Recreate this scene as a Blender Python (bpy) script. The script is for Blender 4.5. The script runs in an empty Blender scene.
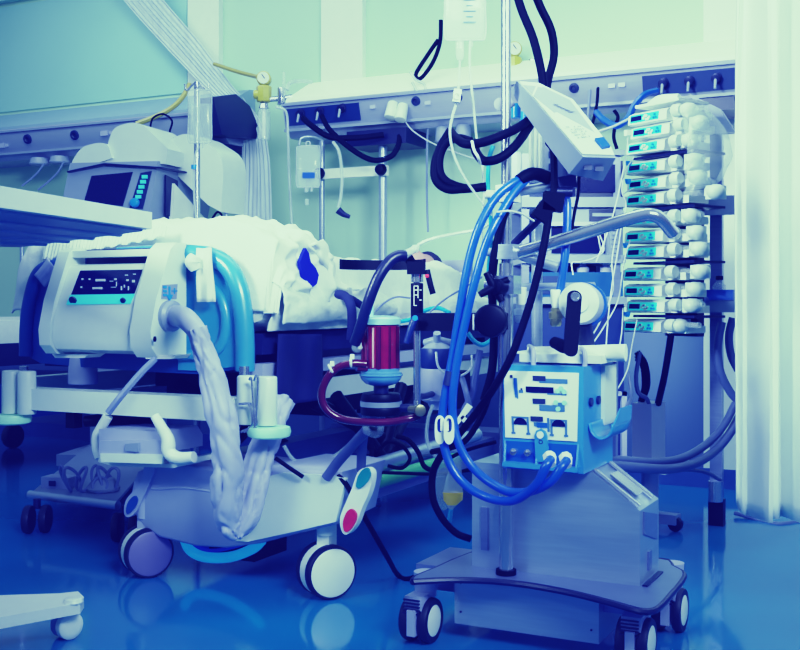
import bpy, bmesh, math, random
from mathutils import Vector, Matrix, noise

random.seed(7)
SC = bpy.context.scene
COL = SC.collection
R = math.radians
V = Vector

# ------------------------------------------------------------------ camera
FOC, HOR, EYE = 1100.0, 300.0, 0.95
CAM = V((0, 0, EYE))
cd = bpy.data.cameras.new('camera')
cam = bpy.data.objects.new('camera', cd)
COL.objects.link(cam)
cam.location = CAM
cam.rotation_euler = (R(90), 0, 0)
cd.sensor_width = 36.0
cd.lens = FOC / 800 * 36
cd.shift_y = -(325 - HOR) / 800
cd.clip_start = 0.05
SC.camera = cam

def ray(px, py):
    return V(((px - 400) / FOC, 1, -(py - HOR) / FOC))
def pix(px, py, Y):
    return CAM + ray(px, py) * Y
def hit(F, px, py, axis, val):
    Fi = F.inverted()
    o = Fi @ CAM
    d = Fi.to_3x3() @ ray(px, py)
    return o + d * ((val - o[axis]) / d[axis])
def onp(F, px, py, y): return hit(F, px, py, 1, y)
def onz(F, px, py, z): return hit(F, px, py, 2, z)
def onx(F, px, py, x): return hit(F, px, py, 0, x)

def frame(x, y, z, deg):
    return Matrix.Translation((x, y, z)) @ Matrix.Rotation(R(deg), 4, 'Z')
I4 = Matrix.Identity(4)
YAW = -27.0
ROOM = frame(1.524, 5.59, 0, YAW)                       # x along the wall, y into the wall
BED = ROOM @ Matrix.Translation((-1.452, -2.62, 0))
CART = frame(0.203, 3.10, 0, YAW)

# ------------------------------------------------------------------ materials
def s2l(c):
    return tuple(((v / 255) / 12.92 if v / 255 <= .04045 else ((v / 255 + .055) / 1.055) ** 2.4) for v in c)
MATS = {}
def mat(name, rgb, rough=.5, metal=0., var=.06, scale=18., bump=0., alpha=None, emit=0., trans=0., coat=0., spec=.5, stretch=None, sheen=0.):
    m = bpy.data.materials.new(name)
    m.use_nodes = True
    nt = m.node_tree
    n, l = nt.nodes, nt.links
    b = n['Principled BSDF']
    c = s2l(rgb)
    tc = n.new('ShaderNodeTexCoord')
    mp = n.new('ShaderNodeMapping')
    l.new(tc.outputs['Object'], mp.inputs['Vector'])
    if stretch: mp.inputs['Scale'].default_value = stretch
    nz = n.new('ShaderNodeTexNoise')
    nz.inputs['Scale'].default_value = scale
    nz.inputs['Detail'].default_value = 4
    l.new(mp.outputs['Vector'], nz.inputs['Vector'])
    rp = n.new('ShaderNodeValToRGB')
    rp.color_ramp.elements[0].position = .3
    rp.color_ramp.elements[1].position = .7
    rp.color_ramp.elements[0].color = tuple(max(0, v * (1 - var)) for v in c) + (1,)
    rp.color_ramp.elements[1].color = tuple(min(1, v * (1 + var)) for v in c) + (1,)
    l.new(nz.outputs['Fac'], rp.inputs['Fac'])
    l.new(rp.outputs['Color'], b.inputs['Base Color'])
    b.inputs['Roughness'].default_value = rough
    b.inputs['Metallic'].default_value = metal
    b.inputs['Specular IOR Level'].default_value = spec
    b.inputs['Coat Weight'].default_value = coat
    if sheen: b.inputs['Sheen Weight'].default_value = sheen
    if trans: b.inputs['Transmission Weight'].default_value = trans
    if emit:
        l.new(rp.outputs['Color'], b.inputs['Emission Color'])
        b.inputs['Emission Strength'].default_value = emit
    if bump:
        bp = n.new('ShaderNodeBump')
        bp.inputs['Strength'].default_value = bump
        bp.inputs['Distance'].default_value = .01
        l.new(nz.outputs['Fac'], bp.inputs['Height'])
        l.new(bp.outputs['Normal'], b.inputs['Normal'])
    if alpha is not None:
        b.inputs['Alpha'].default_value = alpha
    MATS[name] = m
    return m

mat('wall_paint', (190, 222, 176), .55, var=.015, scale=2)
mat('wall_teal', (172, 216, 194), .4, var=.03, scale=2)
mat('trim_paint', (232, 240, 230), .4, var=.02)
mat('floor_vinyl', (26, 118, 170), .09, var=.10, scale=1.5, spec=.6)
mat('base_vinyl', (60, 90, 150), .4)
mat('white_plastic', (232, 238, 230), .35, var=.02)
mat('cream_plastic', (214, 224, 214), .32, var=.02, coat=.2)
mat('grey_plastic', (140, 150, 172), .4, var=.03)
mat('lavender_plastic', (172, 176, 208), .38, var=.03)
mat('rail_metal', (172, 178, 200), .35, metal=.25, var=.03, stretch=(.3, 8, 8))
mat('lamp_off', (150, 172, 186), .4, var=.02)
mat('lamp_cover', (236, 240, 226), .4, var=.01, emit=.35)
mat('navy_plastic', (20, 24, 52), .35, var=.05)
mat('navy_panel', (24, 42, 92), .4, var=.05)
mat('black_plastic', (7, 7, 13), .45, spec=.14, var=.1)
mat('black_rubber', (6, 6, 12), .62, spec=.07, var=.1)
mat('tyre', (15, 15, 30), .55, var=.1)
mat('chrome', (192, 198, 212), .2, metal=.9, var=.02)
mat('steel', (170, 182, 205), .3, metal=.6, var=.06, stretch=(1, 1, 14), scale=8)
mat('steel_dark', (135, 142, 178), .32, metal=.6, var=.08, scale=8, stretch=(1, 1, 10))
mat('dark_metal', (40, 42, 70), .4, metal=.6, var=.1)
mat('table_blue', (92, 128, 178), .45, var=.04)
mat('bed_blue', (16, 76, 146), .35, var=.05, coat=.2)
mat('bed_teal', (66, 142, 190), .3, var=.03, coat=.3)
mat('linen', (220, 228, 218), .85, var=.03, scale=30, bump=.3, sheen=.2)
mat('linen_soft', (212, 222, 212), .85, var=.04, scale=45, bump=.4)
mat('royal_cloth', (6, 14, 225), .8, var=.1)
mat('navy_cloth', (18, 22, 66), .85, var=.12, bump=.3)
mat('sleeve_fabric', (176, 180, 214), .6, var=.06, scale=12, bump=.15, coat=.1)
mat('curtain_white', (236, 244, 236), .8, var=.02, scale=6, sheen=.2)
mat('curtain_net', (206, 218, 224), .9, var=.10, scale=40, stretch=(1, 1, .1), alpha=.9)
mat('wall_shade_paint', (92, 110, 150), .5, var=.02, scale=2)  # wall paint darkened to slate; shade put into the colour
mat('device_blue', (66, 136, 214), .35, var=.03, coat=.2)
mat('device_mid', (22, 84, 200), .4, var=.04)
mat('panel_white', (226, 236, 222), .4, var=.01)
mat('mark_blue', (70, 110, 170), .5, var=.03)
mat('mark_dark', (22, 34, 72), .5)
mat('mark_mint', (160, 225, 195), .5)
mat('mark_white', (220, 228, 235), .5)
mat('hose_blue', (18, 82, 220), .34, var=.05, coat=.3)
mat('hose_cyan', (40, 160, 200), .3, var=.05)
mat('hose_clear', (205, 218, 218), .2, var=.03, alpha=.5)
mat('wire_white', (190, 198, 208), .4)
mat('wire_grey', (120, 130, 170), .4)
mat('hose_slate', (84, 92, 128), .4)
mat('hose_yellow', (170, 165, 50), .4)
mat('reg_yellow', (186, 182, 34), .35)
mat('blood', (128, 14, 40), .2, var=.15, scale=25, coat=.4)
mat('blood_dark', (84, 8, 30), .2, var=.2, coat=.4)
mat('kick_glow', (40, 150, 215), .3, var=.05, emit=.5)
mat('wheel_shaded', (118, 108, 150), .45, var=.04)
mat('red_mark', (205, 36, 62), .4, var=.08, scale=60)
mat('teal_mark', (10, 130, 130), .4, var=.08)
mat('red_led', (240, 50, 60), .3, emit=.3)
mat('screen_dark', (14, 15, 52), .15, var=.1, scale=5)
mat('screen_cyan', (90, 215, 220), .3, var=.03, emit=.25)
mat('pump_cyan', (64, 210, 205), .35, var=.03, emit=.45)  # glow added to brighten the unlit pump panels
mat('button_blue', (40, 130, 240), .3, emit=.2)
mat('green_bumper', (178, 232, 190), .4, var=.06, emit=.05)
mat('green_tube', (90, 170, 90), .4, var=.1)
mat('clear_bag', (222, 234, 232), .12, var=.03, alpha=.26, coat=.3)
mat('clear_film', (222, 236, 228), .25, var=.1, scale=9, alpha=.3)
mat('bag_fluid', (210, 228, 226), .1, alpha=.25)
mat('urine', (215, 186, 20), .15, emit=.1)
mat('oxy_lid', (150, 200, 220), .2, coat=.3)
mat('oxy_base', (90, 140, 200), .2, var=.15, coat=.3)
mat('skin_tone', (205, 160, 148), .5, var=.05)
mat('hair_dark', (34, 28, 50), .7, var=.2, scale=60)
mat('brass', (170, 165, 110), .3, metal=.8)
M = MATS

# ------------------------------------------------------------------ geometry helper
def catmull(pts, per=8):
    pts = [V(p) for p in pts]
    if len(pts) < 3 or per < 2: return pts
    out = []
    P = [pts[0] * 2 - pts[1]] + pts + [pts[-1] * 2 - pts[-2]]
    for i in range(1, len(P) - 2):
        a, b, c, d = P[i - 1], P[i], P[i + 1], P[i + 2]
        for k in range(per):
            t = k / per
            out.append(.5 * ((2 * b) + (c - a) * t + (2 * a - 5 * b + 4 * c - d) * t * t + (3 * b - a - 3 * c + d) * t ** 3))
    out.append(pts[-1])
    return out

def perp(d):
    d = d.normalized()
    u = d.cross(V((0, 0, 1)))
    if u.length < .05: u = d.cross(V((1, 0, 0)))
    u.normalize()
    return u, d.cross(u).normalized()

class MB:
    def __init__(s, F=I4):
        s.bm = bmesh.new(); s.F = F
    def _bev(s, verts, w, seg=2):
        if w <= 0: return
        vs = set(verts)
        es = [e for e in s.bm.edges if e.verts[0] in vs and e.verts[1] in vs and (len(e.link_faces) < 2 or e.calc_face_angle(0) > R(25))]
        bmesh.ops.bevel(s.bm, geom=es, offset=w, segments=seg, profile=.5, affect='EDGES', clamp_overlap=True)
    def box(s, c, size, rot=None, bev=0., seg=2):
        c = V(c)
        vs = []
        for x in (-.5, .5):
            for y in (-.5, .5):
                for z in (-.5, .5):
                    p = V((x * size[0], y * size[1], z * size[2]))
                    if rot is not None: p = rot @ p
                    vs.append(s.bm.verts.new(p + c))
        for f in ((0, 1, 3, 2), (4, 6, 7, 5), (0, 4, 5, 1), (2, 3, 7, 6), (0, 2, 6, 4), (1, 5, 7, 3)):
            s.bm.faces.new([vs[i] for i in f])
        s._bev(vs, bev, seg)
        return s
    def span(s, lo, hi, bev=0., seg=2):
        lo, hi = V(lo), V(hi)
        return s.box((lo + hi) / 2, tuple(abs(hi[i] - lo[i]) for i in range(3)), None, bev, seg)
    def prism(s, poly, vec, bev=0., seg=2):
        vec = V(vec)
        a = [s.bm.verts.new(V(p)) for p in poly]
        b = [s.bm.verts.new(V(p) + vec) for p in poly]
        n = len(poly)
        s.bm.faces.new(a)
        s.bm.faces.new(b[::-1])
        for i in range(n):
            s.bm.faces.new((a[i], b[i], b[(i + 1) % n], a[(i + 1) % n]))
        s._bev(a + b, bev, seg)
        return s
    def tube(s, pts, r, seg=10, per=8, cap=True):
        P = catmull(pts, per)
        n = len(P)
        if not hasattr(r, '__len__'): rr = [r] * n
        else:
            rr = []
            for i in range(n):
                t = i / (n - 1) * (len(r) - 1); k = min(int(t), len(r) - 2)
                rr.append(r[k] * (1 - (t - k)) + r[k + 1] * (t - k))
        rings = []
        u = None
        for i in range(n):
            d = (P[min(i + 1, n - 1)] - P[max(i - 1, 0)])
            if d.length < 1e-9: d = V((0, 0, 1))
            d.normalize()
            if u is None: u, w = perp(d)
            else:
                u = (u - d * u.dot(d))
                if u.length < 1e-6: u, w = perp(d)
                u.normalize(); w = d.cross(u)
            rings.append([P[i] + (u * math.cos(2 * math.pi * k / seg) + w * math.sin(2 * math.pi * k / seg)) * rr[i] for k in range(seg)])
        return s.loft(rings, cap)
    def loft(s, rings, cap=True):
        vr = [[s.bm.verts.new(V(p)) for p in ring] for ring in rings]
        m = len(vr[0])
        for a, b in zip(vr, vr[1:]):
            for k in range(m):
                s.bm.faces.new((a[k], a[(k + 1) % m], b[(k + 1) % m], b[k]))
        if cap:
            s.bm.faces.new(vr[0][::-1]); s.bm.faces.new(vr[-1])
        return s
    def cyl(s, a, b, r, r2=None, seg=20, bev=0.):
        a, b = V(a), V(b)
        r2 = r if r2 is None else r2
        d = (b - a)
        if bev <= 0: return s.lathe([(r, 0), (r2, d.length)], a, d, seg)
        L = d.length
        return s.lathe([(r - bev, 0), (r - bev * .3, bev * .3), (r, bev), (r2, L - bev), (r2 - bev * .3, L - bev * .3), (r2 - bev, L)], a, d, seg)
    def lathe(s, prof, o=(0, 0, 0), ax=(0, 0, 1), seg=24):
        o, d = V(o), V(ax).normalized()
        u, w = perp(d)
        rings = [[o + d * z + (u * math.cos(2 * math.pi * k / seg) + w * math.sin(2 * math.pi * k / seg)) * max(r, 1e-4) for k in range(seg)] for r, z in prof]
        return s.loft(rings)
    def ball(s, c, r, seg=16, rot=None):
        c = V(c)
        rx, ry, rz = r if hasattr(r, '__len__') else (r, r, r)
        rings = []
        for i in range(1, seg // 2):
            a = math.pi * i / (seg // 2)
            ring = []
            for k in range(seg):
                b = 2 * math.pi * k / seg
                p = V((rx * math.sin(a) * math.cos(b), ry * math.sin(a) * math.sin(b), rz * math.cos(a)))
                if rot is not None: p = rot @ p
                ring.append(c + p)
            rings.append(ring)
        return s.loft(rings)
    def torus(s, c, ax, r1, r2, seg=28, seg2=8):
        c = V(c); u, w = perp(V(ax))
        d = V(ax).normalized()
        vr = []
        for i in range(seg):
            a = 2 * math.pi * i / seg
            e = u * math.cos(a) + w * math.sin(a)
            vr.append([s.bm.verts.new(c + e * (r1 + r2 * math.cos(2 * math.pi * k / seg2)) + d * r2 * math.sin(2 * math.pi * k / seg2)) for k in range(seg2)])
        for i in range(seg):
            a, b = vr[i], vr[(i + 1) % seg]
            for k in range(seg2):
                s.bm.faces.new((a[k], b[k], b[(k + 1) % seg2], a[(k + 1) % seg2]))
        return s
    def grid(s, fn, nu, nv):
        g = [[s.bm.verts.new(V(fn(i / nu, j / nv))) for j in range(nv + 1)] for i in range(nu + 1)]
        for i in range(nu):
            for j in range(nv):
                s.bm.faces.new((g[i][j], g[i + 1][j], g[i + 1][j + 1], g[i][j + 1]))
        return s
    def build(s, name, material, parent=None, angle=38, subd=0, solid=0.):
        bmesh.ops.recalc_face_normals(s.bm, faces=s.bm.faces[:])
        Mw = s.F
        if parent is not None: Mw = world_of(parent).inverted() @ Mw
        bmesh.ops.transform(s.bm, matrix=Mw, verts=s.bm.verts[:])
        me = bpy.data.meshes.new(name)
        s.bm.to_mesh(me); s.bm.free()
        me.materials.append(M[material])
        for p in me.polygons: p.use_smooth = True
        me.set_sharp_from_angle(angle=R(angle))
        o = bpy.data.objects.new(name, me)
        COL.objects.link(o)
        if parent is not None: o.parent = parent
        if solid:
            md = o.modifiers.new('solid', 'SOLIDIFY'); md.thickness = solid
        if subd:
            md = o.modifiers.new('sub', 'SUBSURF'); md.levels = subd; md.render_levels = subd
        return o

def world_of(o):
    m = Matrix.Translation(o.location) @ o.rotation_euler.to_matrix().to_4x4()
    return (world_of(o.parent) @ m) if o.parent else m

def tag(o, label, cat, group=None, kind=None):
    if label: o['label'] = label
    if cat: o['category'] = cat
    if group: o['group'] = group
    if kind: o['kind'] = kind
    return o
def thing(name, label, cat, loc=(0, 0, 0), deg=0., group=None):
    o = bpy.data.objects.new(name, None)
    COL.objects.link(o)
    o.empty_display_size = .05
    o.location = loc
    o.rotation_euler = (0, 0, R(deg))
    return tag(o, label, cat, group)
def thingF(name, label, cat, F, local=(0, 0, 0), group=None):
    t = F @ V(local)
    return thing(name, label, cat, t, math.degrees(F.to_euler().z), group)
def single(mb, name, material, label, cat, base=None, group=None, **k):
    """a thing that is one mesh: origin moved to its base"""
    o = mb.build(name, material, None, **k)
    b = V(base) if base is not None else None
    if b is None:
        vs = [v.co for v in o.data.vertices]
        b = V((sum(v.x for v in vs) / len(vs), sum(v.y for v in vs) / len(vs), min(v.z for v in vs)))
    o.data.transform(Matrix.Translation(-b))
    o.location = b
    return tag(o, label, cat, group)
def struct(mb, name, material, **k):
    o = mb.build(name, material, None, **k)
    o['kind'] = 'structure'
    return o
def dup(root, loc, deg=None, label=None, group=None):
    r = root.copy(); COL.objects.link(r)
    r.location = loc
    if deg is not None: r.rotation_euler = (0, 0, R(deg))
    if label: r['label'] = label
    if group: r['group'] = group
    for ch in list(root.children):
        c = ch.copy(); COL.objects.link(c); c.parent = r
        for g in list(ch.children):
            d = g.copy(); COL.objects.link(d); d.parent = c
    return r
def px_path(pts):
    return [pix(*p) for p in pts]
def wire(name, label, cat, pts, r, material, group=None, seg=7, per=7):
    return single(MB().tube(px_path(pts), r, seg, per), name, material, label, cat, group=group)
# ------------------------------------------------------------------ setting
def ux(px, n): return onp(ROOM, px, 300, -n).x
def rw(u, n, z): return ROOM @ V((u, -n, z))

struct(MB(ROOM).span((-7.5, -7, -.04), (3.2, .1, 0)), 'floor', 'floor_vinyl')
struct(MB(ROOM).span((-7.5, 0, 0), (3.2, .1, 3.4)), 'wall_back', 'wall_paint')
struct(MB(ROOM).span((-7.5, -.014, 0), (3.2, 0, .10), .004), 'baseboard_back', 'base_vinyl')
struct(MB(ROOM).span((-7.5, -.008, .1), (3.2, 0, .80), .003), 'trim_6', 'wall_shade_paint')  # added panel: shade of the lower wall as a darker colour
struct(MB(ROOM).span((-7.4, -.012, 2.28), (ux(188, 0), 0, 3.02), .004), 'trim_1', 'wall_teal')
for i, (a, b) in enumerate(((192, 223), (325, 366))):
    struct(MB(ROOM).span((ux(a, 0), -.045, 2.2), (ux(b, 0), 0, 3.4), .006), 'trim_%d' % (i + 2), 'trim_paint')
struct(MB(ROOM).span((ux(704, 0), -.012, .1), (ux(800, 0) + .3, 0, 3.4), .004), 'trim_4', 'trim_paint')
struct(MB(ROOM).span((-7.4, -.06, 3.05), (ux(196, 0), 0, 3.4), .01), 'trim_5', 'wall_teal')

# ------------------------------------------------------------------ bed head supply rails
PROF_BODY = [(0, 2.10), (-.335, 2.085), (-.36, 2.05), (-.33, 1.935), (-.27, 1.885), (0, 1.885)]
PROF_LAMP = [(0, 2.25), (-.06, 2.245), (-.325, 2.105), (-.325, 2.088), (0, 2.10)]
FACE = V((0, -.36, 2.05)), V((0, -.33, 1.935))
def on_face(px, py):
    """point on the slanted front face of the rail under a pixel (ROOM coords)"""
    y = -.345
    for _ in range(4):
        p = onp(ROOM, px, py, y)
        y = -.33 - .03 * (p.z - 1.935) / .115
    return p
def face_plate(mb, px0, px1, f0, f1, t=.008):
    u0, u1 = ux(px0, .345), ux(px1, .345)
    a, b = FACE[1].lerp(FACE[0], f0), FACE[1].lerp(FACE[0], f1)
    nrm = V((0, -.115, -.03)).normalized() * t
    mb.prism([V((u0, a.y, a.z)), V((u1, a.y, a.z)), V((u1, b.y, b.z)), V((u0, b.y, b.z))], nrm, .002)
def ext(mb, prof, u0, u1, bev=.006):
    mb.prism([V((u0, y, z)) for y, z in prof], V((u1 - u0, 0, 0)), bev)

def rail(name, label, u0, u1, lamp='lamp_cover'):
    t = thingF(name, label, 'supply rail', ROOM, ((u0 + u1) / 2, -.18, 1.885))
    m = MB(ROOM); ext(m, PROF_BODY, u0, u1)
    body = m.build('rail_body', 'rail_metal', t)
    m = MB(ROOM); ext(m, PROF_LAMP, u0, u1, .01); m.build('lamp_cover', lamp, t)
    m = MB(ROOM)
    m.span((u0, -.372, 2.058), (u1, -.352, 2.072), .004); m.span((u0, -.345, 1.915), (u1, -.325, 1.93), .004)
    m.build('edge_strip', 'grey_plastic', t)
    return t
# the rail over the far side of the room
uL1 = ux(222, .345)
rl = rail('supply_rail', 'grey wall supply rail ending in a dark six-sided cap beside the gathered net curtain', -7.2, uL1, 'lamp_off')
m = MB(ROOM)
cap = [(.0, 2.12), (-.27, 2.13), (-.385, 2.065), (-.36, 1.93), (-.27, 1.86), (0, 1.86)]
uC = uL1 + .10
m.prism([onx(ROOM, a, b, uC) for a, b in [(213, 97), (236, 94), (250, 106), (260, 130), (257, 139), (222, 135)]], V((-.13, 0, 0)), .006)
m.build('end_cap', 'navy_plastic', rl)
m = MB(ROOM)
m.span((uL1 - .85, -.36, 1.85), (uL1 - .02, -.05, 1.885), .01)
m.build('under_tray', 'navy_plastic', rl)
for px, py in ((28, 139), (75, 135)):
    p = on_face(px, py)
    m = MB(ROOM); m.lathe([(.032, 0), (.03, .012), (.018, .014), (.012, .006)], p, (0, -.96, -.26), 18)
    m.build('gas_socket', 'mark_dark', rl)
for px in (2, 105):
    p = on_face(px, 146 - px * .12)
    m = MB(ROOM); m.box(p, (.06, .02, .03), None, .004); m.box(p + V((.05, 0, 0)), (.02, .018, .02), None, .003)
    m.build('data_socket', 'lavender_plastic', rl)
for px in (40, 60):
    u = ux(px, .3)
    m = MB(ROOM); m.cyl((u, -.3, 1.835), (u, -.3, 1.885), .07, .06, 20, .01)
    pl = m.build('under_socket', 'grey_plastic', rl)
for k, (px, pts) in enumerate(((40, [(44, 164), (38, 172), (32, 178), (22, 186)]), (60, [(64, 161), (58, 172), (48, 182), (38, 190)]))):
    wire('power_cable', ('thin dark cord dropping from the far socket under the supply rail', 'thin dark cord dropping from the second socket under the supply rail')[k], 'cord',
         [(x, y, 6.95) for x, y in pts], .006, 'wire_grey')

# the long rail over the bed
uR0, uR1 = ux(284, .345), ux(741, .345)
rr = rail('supply_rail', 'long grey wall supply rail with white lamp top behind the infusion pumps', uR0, uR1)
m = MB(ROOM); face_plate(m, 286, 360, .12, .93); m.build('gas_panel', 'navy_panel', rr)
m = MB(ROOM); face_plate(m, 643, 739, .1, .93); m.build('gas_panel', 'navy_panel', rr)
for px, py in ((302, 113), (321, 111), (343, 108), (664, 83), (690, 81), (717, 78)):
    p = on_face(px, py)
    m = MB(ROOM); m.lathe([(.026, 0), (.026, .014), (.016, .018), (.016, .035), (.02, .04), (.0, .042)], p, (0, -.9, -.3), 16)
    g = m.build('gas_socket', 'dark_metal', rr)
    m = MB(ROOM); m.cyl(p + V((0, -.03, -.005)), p + V((0, -.05, -.06)), .009, .006, 10); m.build('plug', 'grey_plastic', g)
for px, py in ((416, 101), (458, 97), (574, 88)):
    p = on_face(px, py)
    m = MB(ROOM); m.lathe([(.026, 0), (.024, .01), (.014, .012), (.01, .005)], p, (0, -.96, -.26), 16); m.build('wall_socket', 'mark_dark', rr)
for px, py in ((373, 107), (428, 103), (622, 85), (612, 86)):
    p = on_face(px, py)
    m = MB(ROOM); m.box(p, (.035, .012, .02), None, .003); m.build('data_socket', 'lavender_plastic', rr)
for px, py in ((395, 109), (405, 111)):                          # white plugs hanging on the face
    p = on_face(px, py)
    m = MB(ROOM); m.cyl(p + V((0, -.02, .03)), p + V((0, -.06, -.06)), .03, .034, 14, .008); m.build('plug_cover', 'cream_plastic', rr)
m = MB(ROOM); m.span((ux(352, .3), -.36, 1.80), (ux(411, .3), -.10, 1.885), .012); m.build('post_bracket', 'navy_plastic', rr)
m = MB(ROOM); m.span((ux(656, .3), -.37, 1.83), (ux(690, .3), -.12, 1.9), .012); m.build('post_bracket', 'navy_plastic', rr)
m = MB(ROOM); m.span((ux(703, .3), -.40, 1.84), (ux(738, .3), -.12, 1.9), .03); m.build('under_tray', 'navy_plastic', rr)
m = MB(ROOM); m.prism([V((uR1, y, z)) for y, z in cap], V((.02, 0, 0)), .006); m.build('end_cap', 'navy_plastic', rr)
for px in (441, 461):
    u = ux(px, .3)
    m = MB(ROOM); m.cyl((u, -.27, 1.80), (u, -.27, 1.89), .045, .04, 18, .01); m.build('under_socket', 'grey_plastic', rr)

# lamp-top bumps: dangling cable ring on the rail
wire('looped_cable', 'black cable looped over a clear hook on the white lamp top', 'cable',
     [(441, 20, 6.0), (440, 42, 6.0), (433, 62, 5.98), (421, 78, 5.96), (416, 74, 5.96), (427, 56, 5.98), (438, 40, 6.0)], .012, 'black_rubber')
single(MB().tube(px_path([(410, 72, 5.95), (416, 80, 5.93), (424, 84, 5.93), (425, 92, 5.93), (418, 92, 5.93), (412, 82, 5.93)]), .008), 'clear_hook', 'hose_clear',
       'small clear hook holding the black looped cable', 'hook')

# flow meters
def flowmeter(loc_px, Y, label, glass=True):
    px, py = loc_px
    c = pix(px, py, Y)
    t = thing('gas_regulator', label, 'regulator', c)
    m = MB(); m.cyl(c + V((0, .035, 0)), c + V((0, -.035, 0)), .042, .042, 20, .008); g = m.build('gauge', 'reg_yellow', t)
    m = MB(); m.cyl(c + V((0, -.035, 0)), c + V((0, -.04, 0)), .033, None, 20); d = m.build('dial', 'panel_white', g)
    m = MB(); m.box(c + V((.0, -.042, .008)), (.004, .003, .03), Matrix.Rotation(R(-35), 3, 'Y')); m.build('needle', 'black_plastic', g)
    m = MB(); m.cyl(c + V((0, 0, -.135)), c + V((0, 0, -.04)), .042, .045, 8, .01); m.cyl(c + V((-.01, 0, -.09)), c + V((-.06, 0, -.09)), .03, .026, 12, .005); m.build('valve_body', 'reg_yellow', t)
    m = MB(); m.cyl(c + V((0, 0, -.17)), c + V((0, 0, -.135)), .03, .02, 14); m.cyl(c + V((.02, 0, -.12)), c + V((.16, .02, -.10)), .016, None, 12); m.cyl(c + V((.10, 0, -.15)), c + V((.10, 0, -.05)), .022, None, 12, .004); m.build('connector', 'chrome', t)
    if glass:
        m = MB(); m.lathe([(.012, -.36), (.036, -.35), (.038, -.19), (.02, -.165)], c, (0, 0, 1), 18); j = m.build('flask', 'clear_bag', t)
        m = MB(); m.cyl(c + V((0, 0, -.34)), c + V((0, 0, -.17)), .012, None, 10); m.build('flow_tube', 'mark_white', j)
    return t
flowmeter((264, 79), 6.35, 'yellow gas regulator with round gauge and clear flask at the rail end')
single(MB().cyl(pix(284, 72, 6.3), pix(284, 95, 6.3), .008, .014, 10), 'clear_nozzle', 'clear_bag', 'small clear nozzle standing on the near end of the long supply rail', 'nozzle')
wire('oxygen_hose', 'olive yellow hose running from the wall to the round gauge', 'hose', [(214, 64, 6.7), (235, 71, 6.6), (250, 75, 6.5), (258, 77, 6.4)], .013, 'hose_yellow')
wire('oxygen_hose', 'olive yellow hose arching along the far supply rail above the ventilator', 'hose', [(190, 84, 6.55), (182, 98, 6.5), (170, 109, 6.45), (152, 118, 6.42), (136, 124, 6.4)], .016, 'hose_yellow')
wire('gas_hose', 'thin pale hose falling from the yellow regulator down the wall', 'hose', [(276, 107, 6.2), (286, 112, 6.18), (288, 135, 6.18), (289, 170, 6.2), (291, 210, 6.2), (293, 240, 6.2)], .008, 'hose_clear')
wire('gas_hose', 'short white hose bending over the near end of the lamp top', 'hose', [(287, 90, 6.2), (290, 83, 6.22), (300, 81, 6.3), (312, 82, 6.35)], .011, 'hose_clear')
wire('power_cable', 'black tangled cord in front of the far supply rail', 'cord', [(150, 128, 6.3), (153, 118, 6.3), (163, 114, 6.3), (172, 121, 6.3), (170, 134, 6.3), (182, 138, 6.3)], .006, 'black_rubber')
# second regulator behind the steel pole
flowmeter((514, 50), 5.95, 'yellow regulator with glass gauge standing behind the tall steel pole', False)

# black hoses hanging under the rail
wire('gas_hose', 'black hose looping from the gas sockets behind the twin posts', 'hose', [(303, 118, 6.05), (312, 126, 6.0), (330, 137, 5.98), (355, 138, 5.98), (384, 135, 5.98)], .017, 'black_rubber')
wire('gas_hose', 'black hose sagging from the middle gas socket past the twin posts', 'hose', [(322, 116, 6.05), (330, 130, 6.0), (350, 148, 5.95), (372, 160, 5.92), (390, 157, 5.92), (398, 146, 5.94), (400, 130, 6.0)], .015, 'black_rubber')
wire('power_cable', 'white cord draped from the white plug along the wall', 'cord', [(402, 116, 5.95), (412, 130, 5.95), (432, 143, 5.95), (455, 152, 5.95), (478, 160, 5.9)], .004, 'wire_white')
wire('power_cable', 'pale cord hanging straight down under the rail near the looped hoses', 'cord', [(432, 124, 6.0), (428, 130, 6.0), (427, 160, 6.0), (427, 200, 6.05), (428, 232, 6.05)], .006, 'wire_grey')
wire('power_cable', 'black cord dropping from a wall plug past the pump stack', 'cord', [(598, 88, 5.3), (597, 103, 5.25), (594, 118, 5.25), (592, 124, 5.25)], .008, 'black_rubber')
wire('power_cable', 'grey cord dropping from the plug next to the black cord', 'cord', [(590, 90, 5.3), (589, 105, 5.28), (588, 125, 5.28), (588, 150, 5.28)], .008, 'wire_grey')
wire('power_cable', 'black cord curling under the rail above the pump stack', 'cord', [(614, 110, 5.3), (618, 117, 5.3), (615, 127, 5.3), (614, 138, 5.3), (617, 149, 5.3)], .009, 'black_rubber')
wire('gas_hose', 'blue hose curving from the gas panel down beside the top pump', 'hose', [(657, 91, 5.15), (644, 95, 5.12), (634, 106, 5.12), (628, 118, 5.12), (617, 126, 5.15), (604, 120, 5.2), (596, 112, 5.25)], .016, 'hose_blue')
wire('power_cable', 'white cord crossing the wall left of the top pump', 'cord', [(597, 132, 5.0), (612, 127, 4.95), (625, 121, 4.9), (632, 117, 4.85)], .006, 'wire_white')

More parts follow.
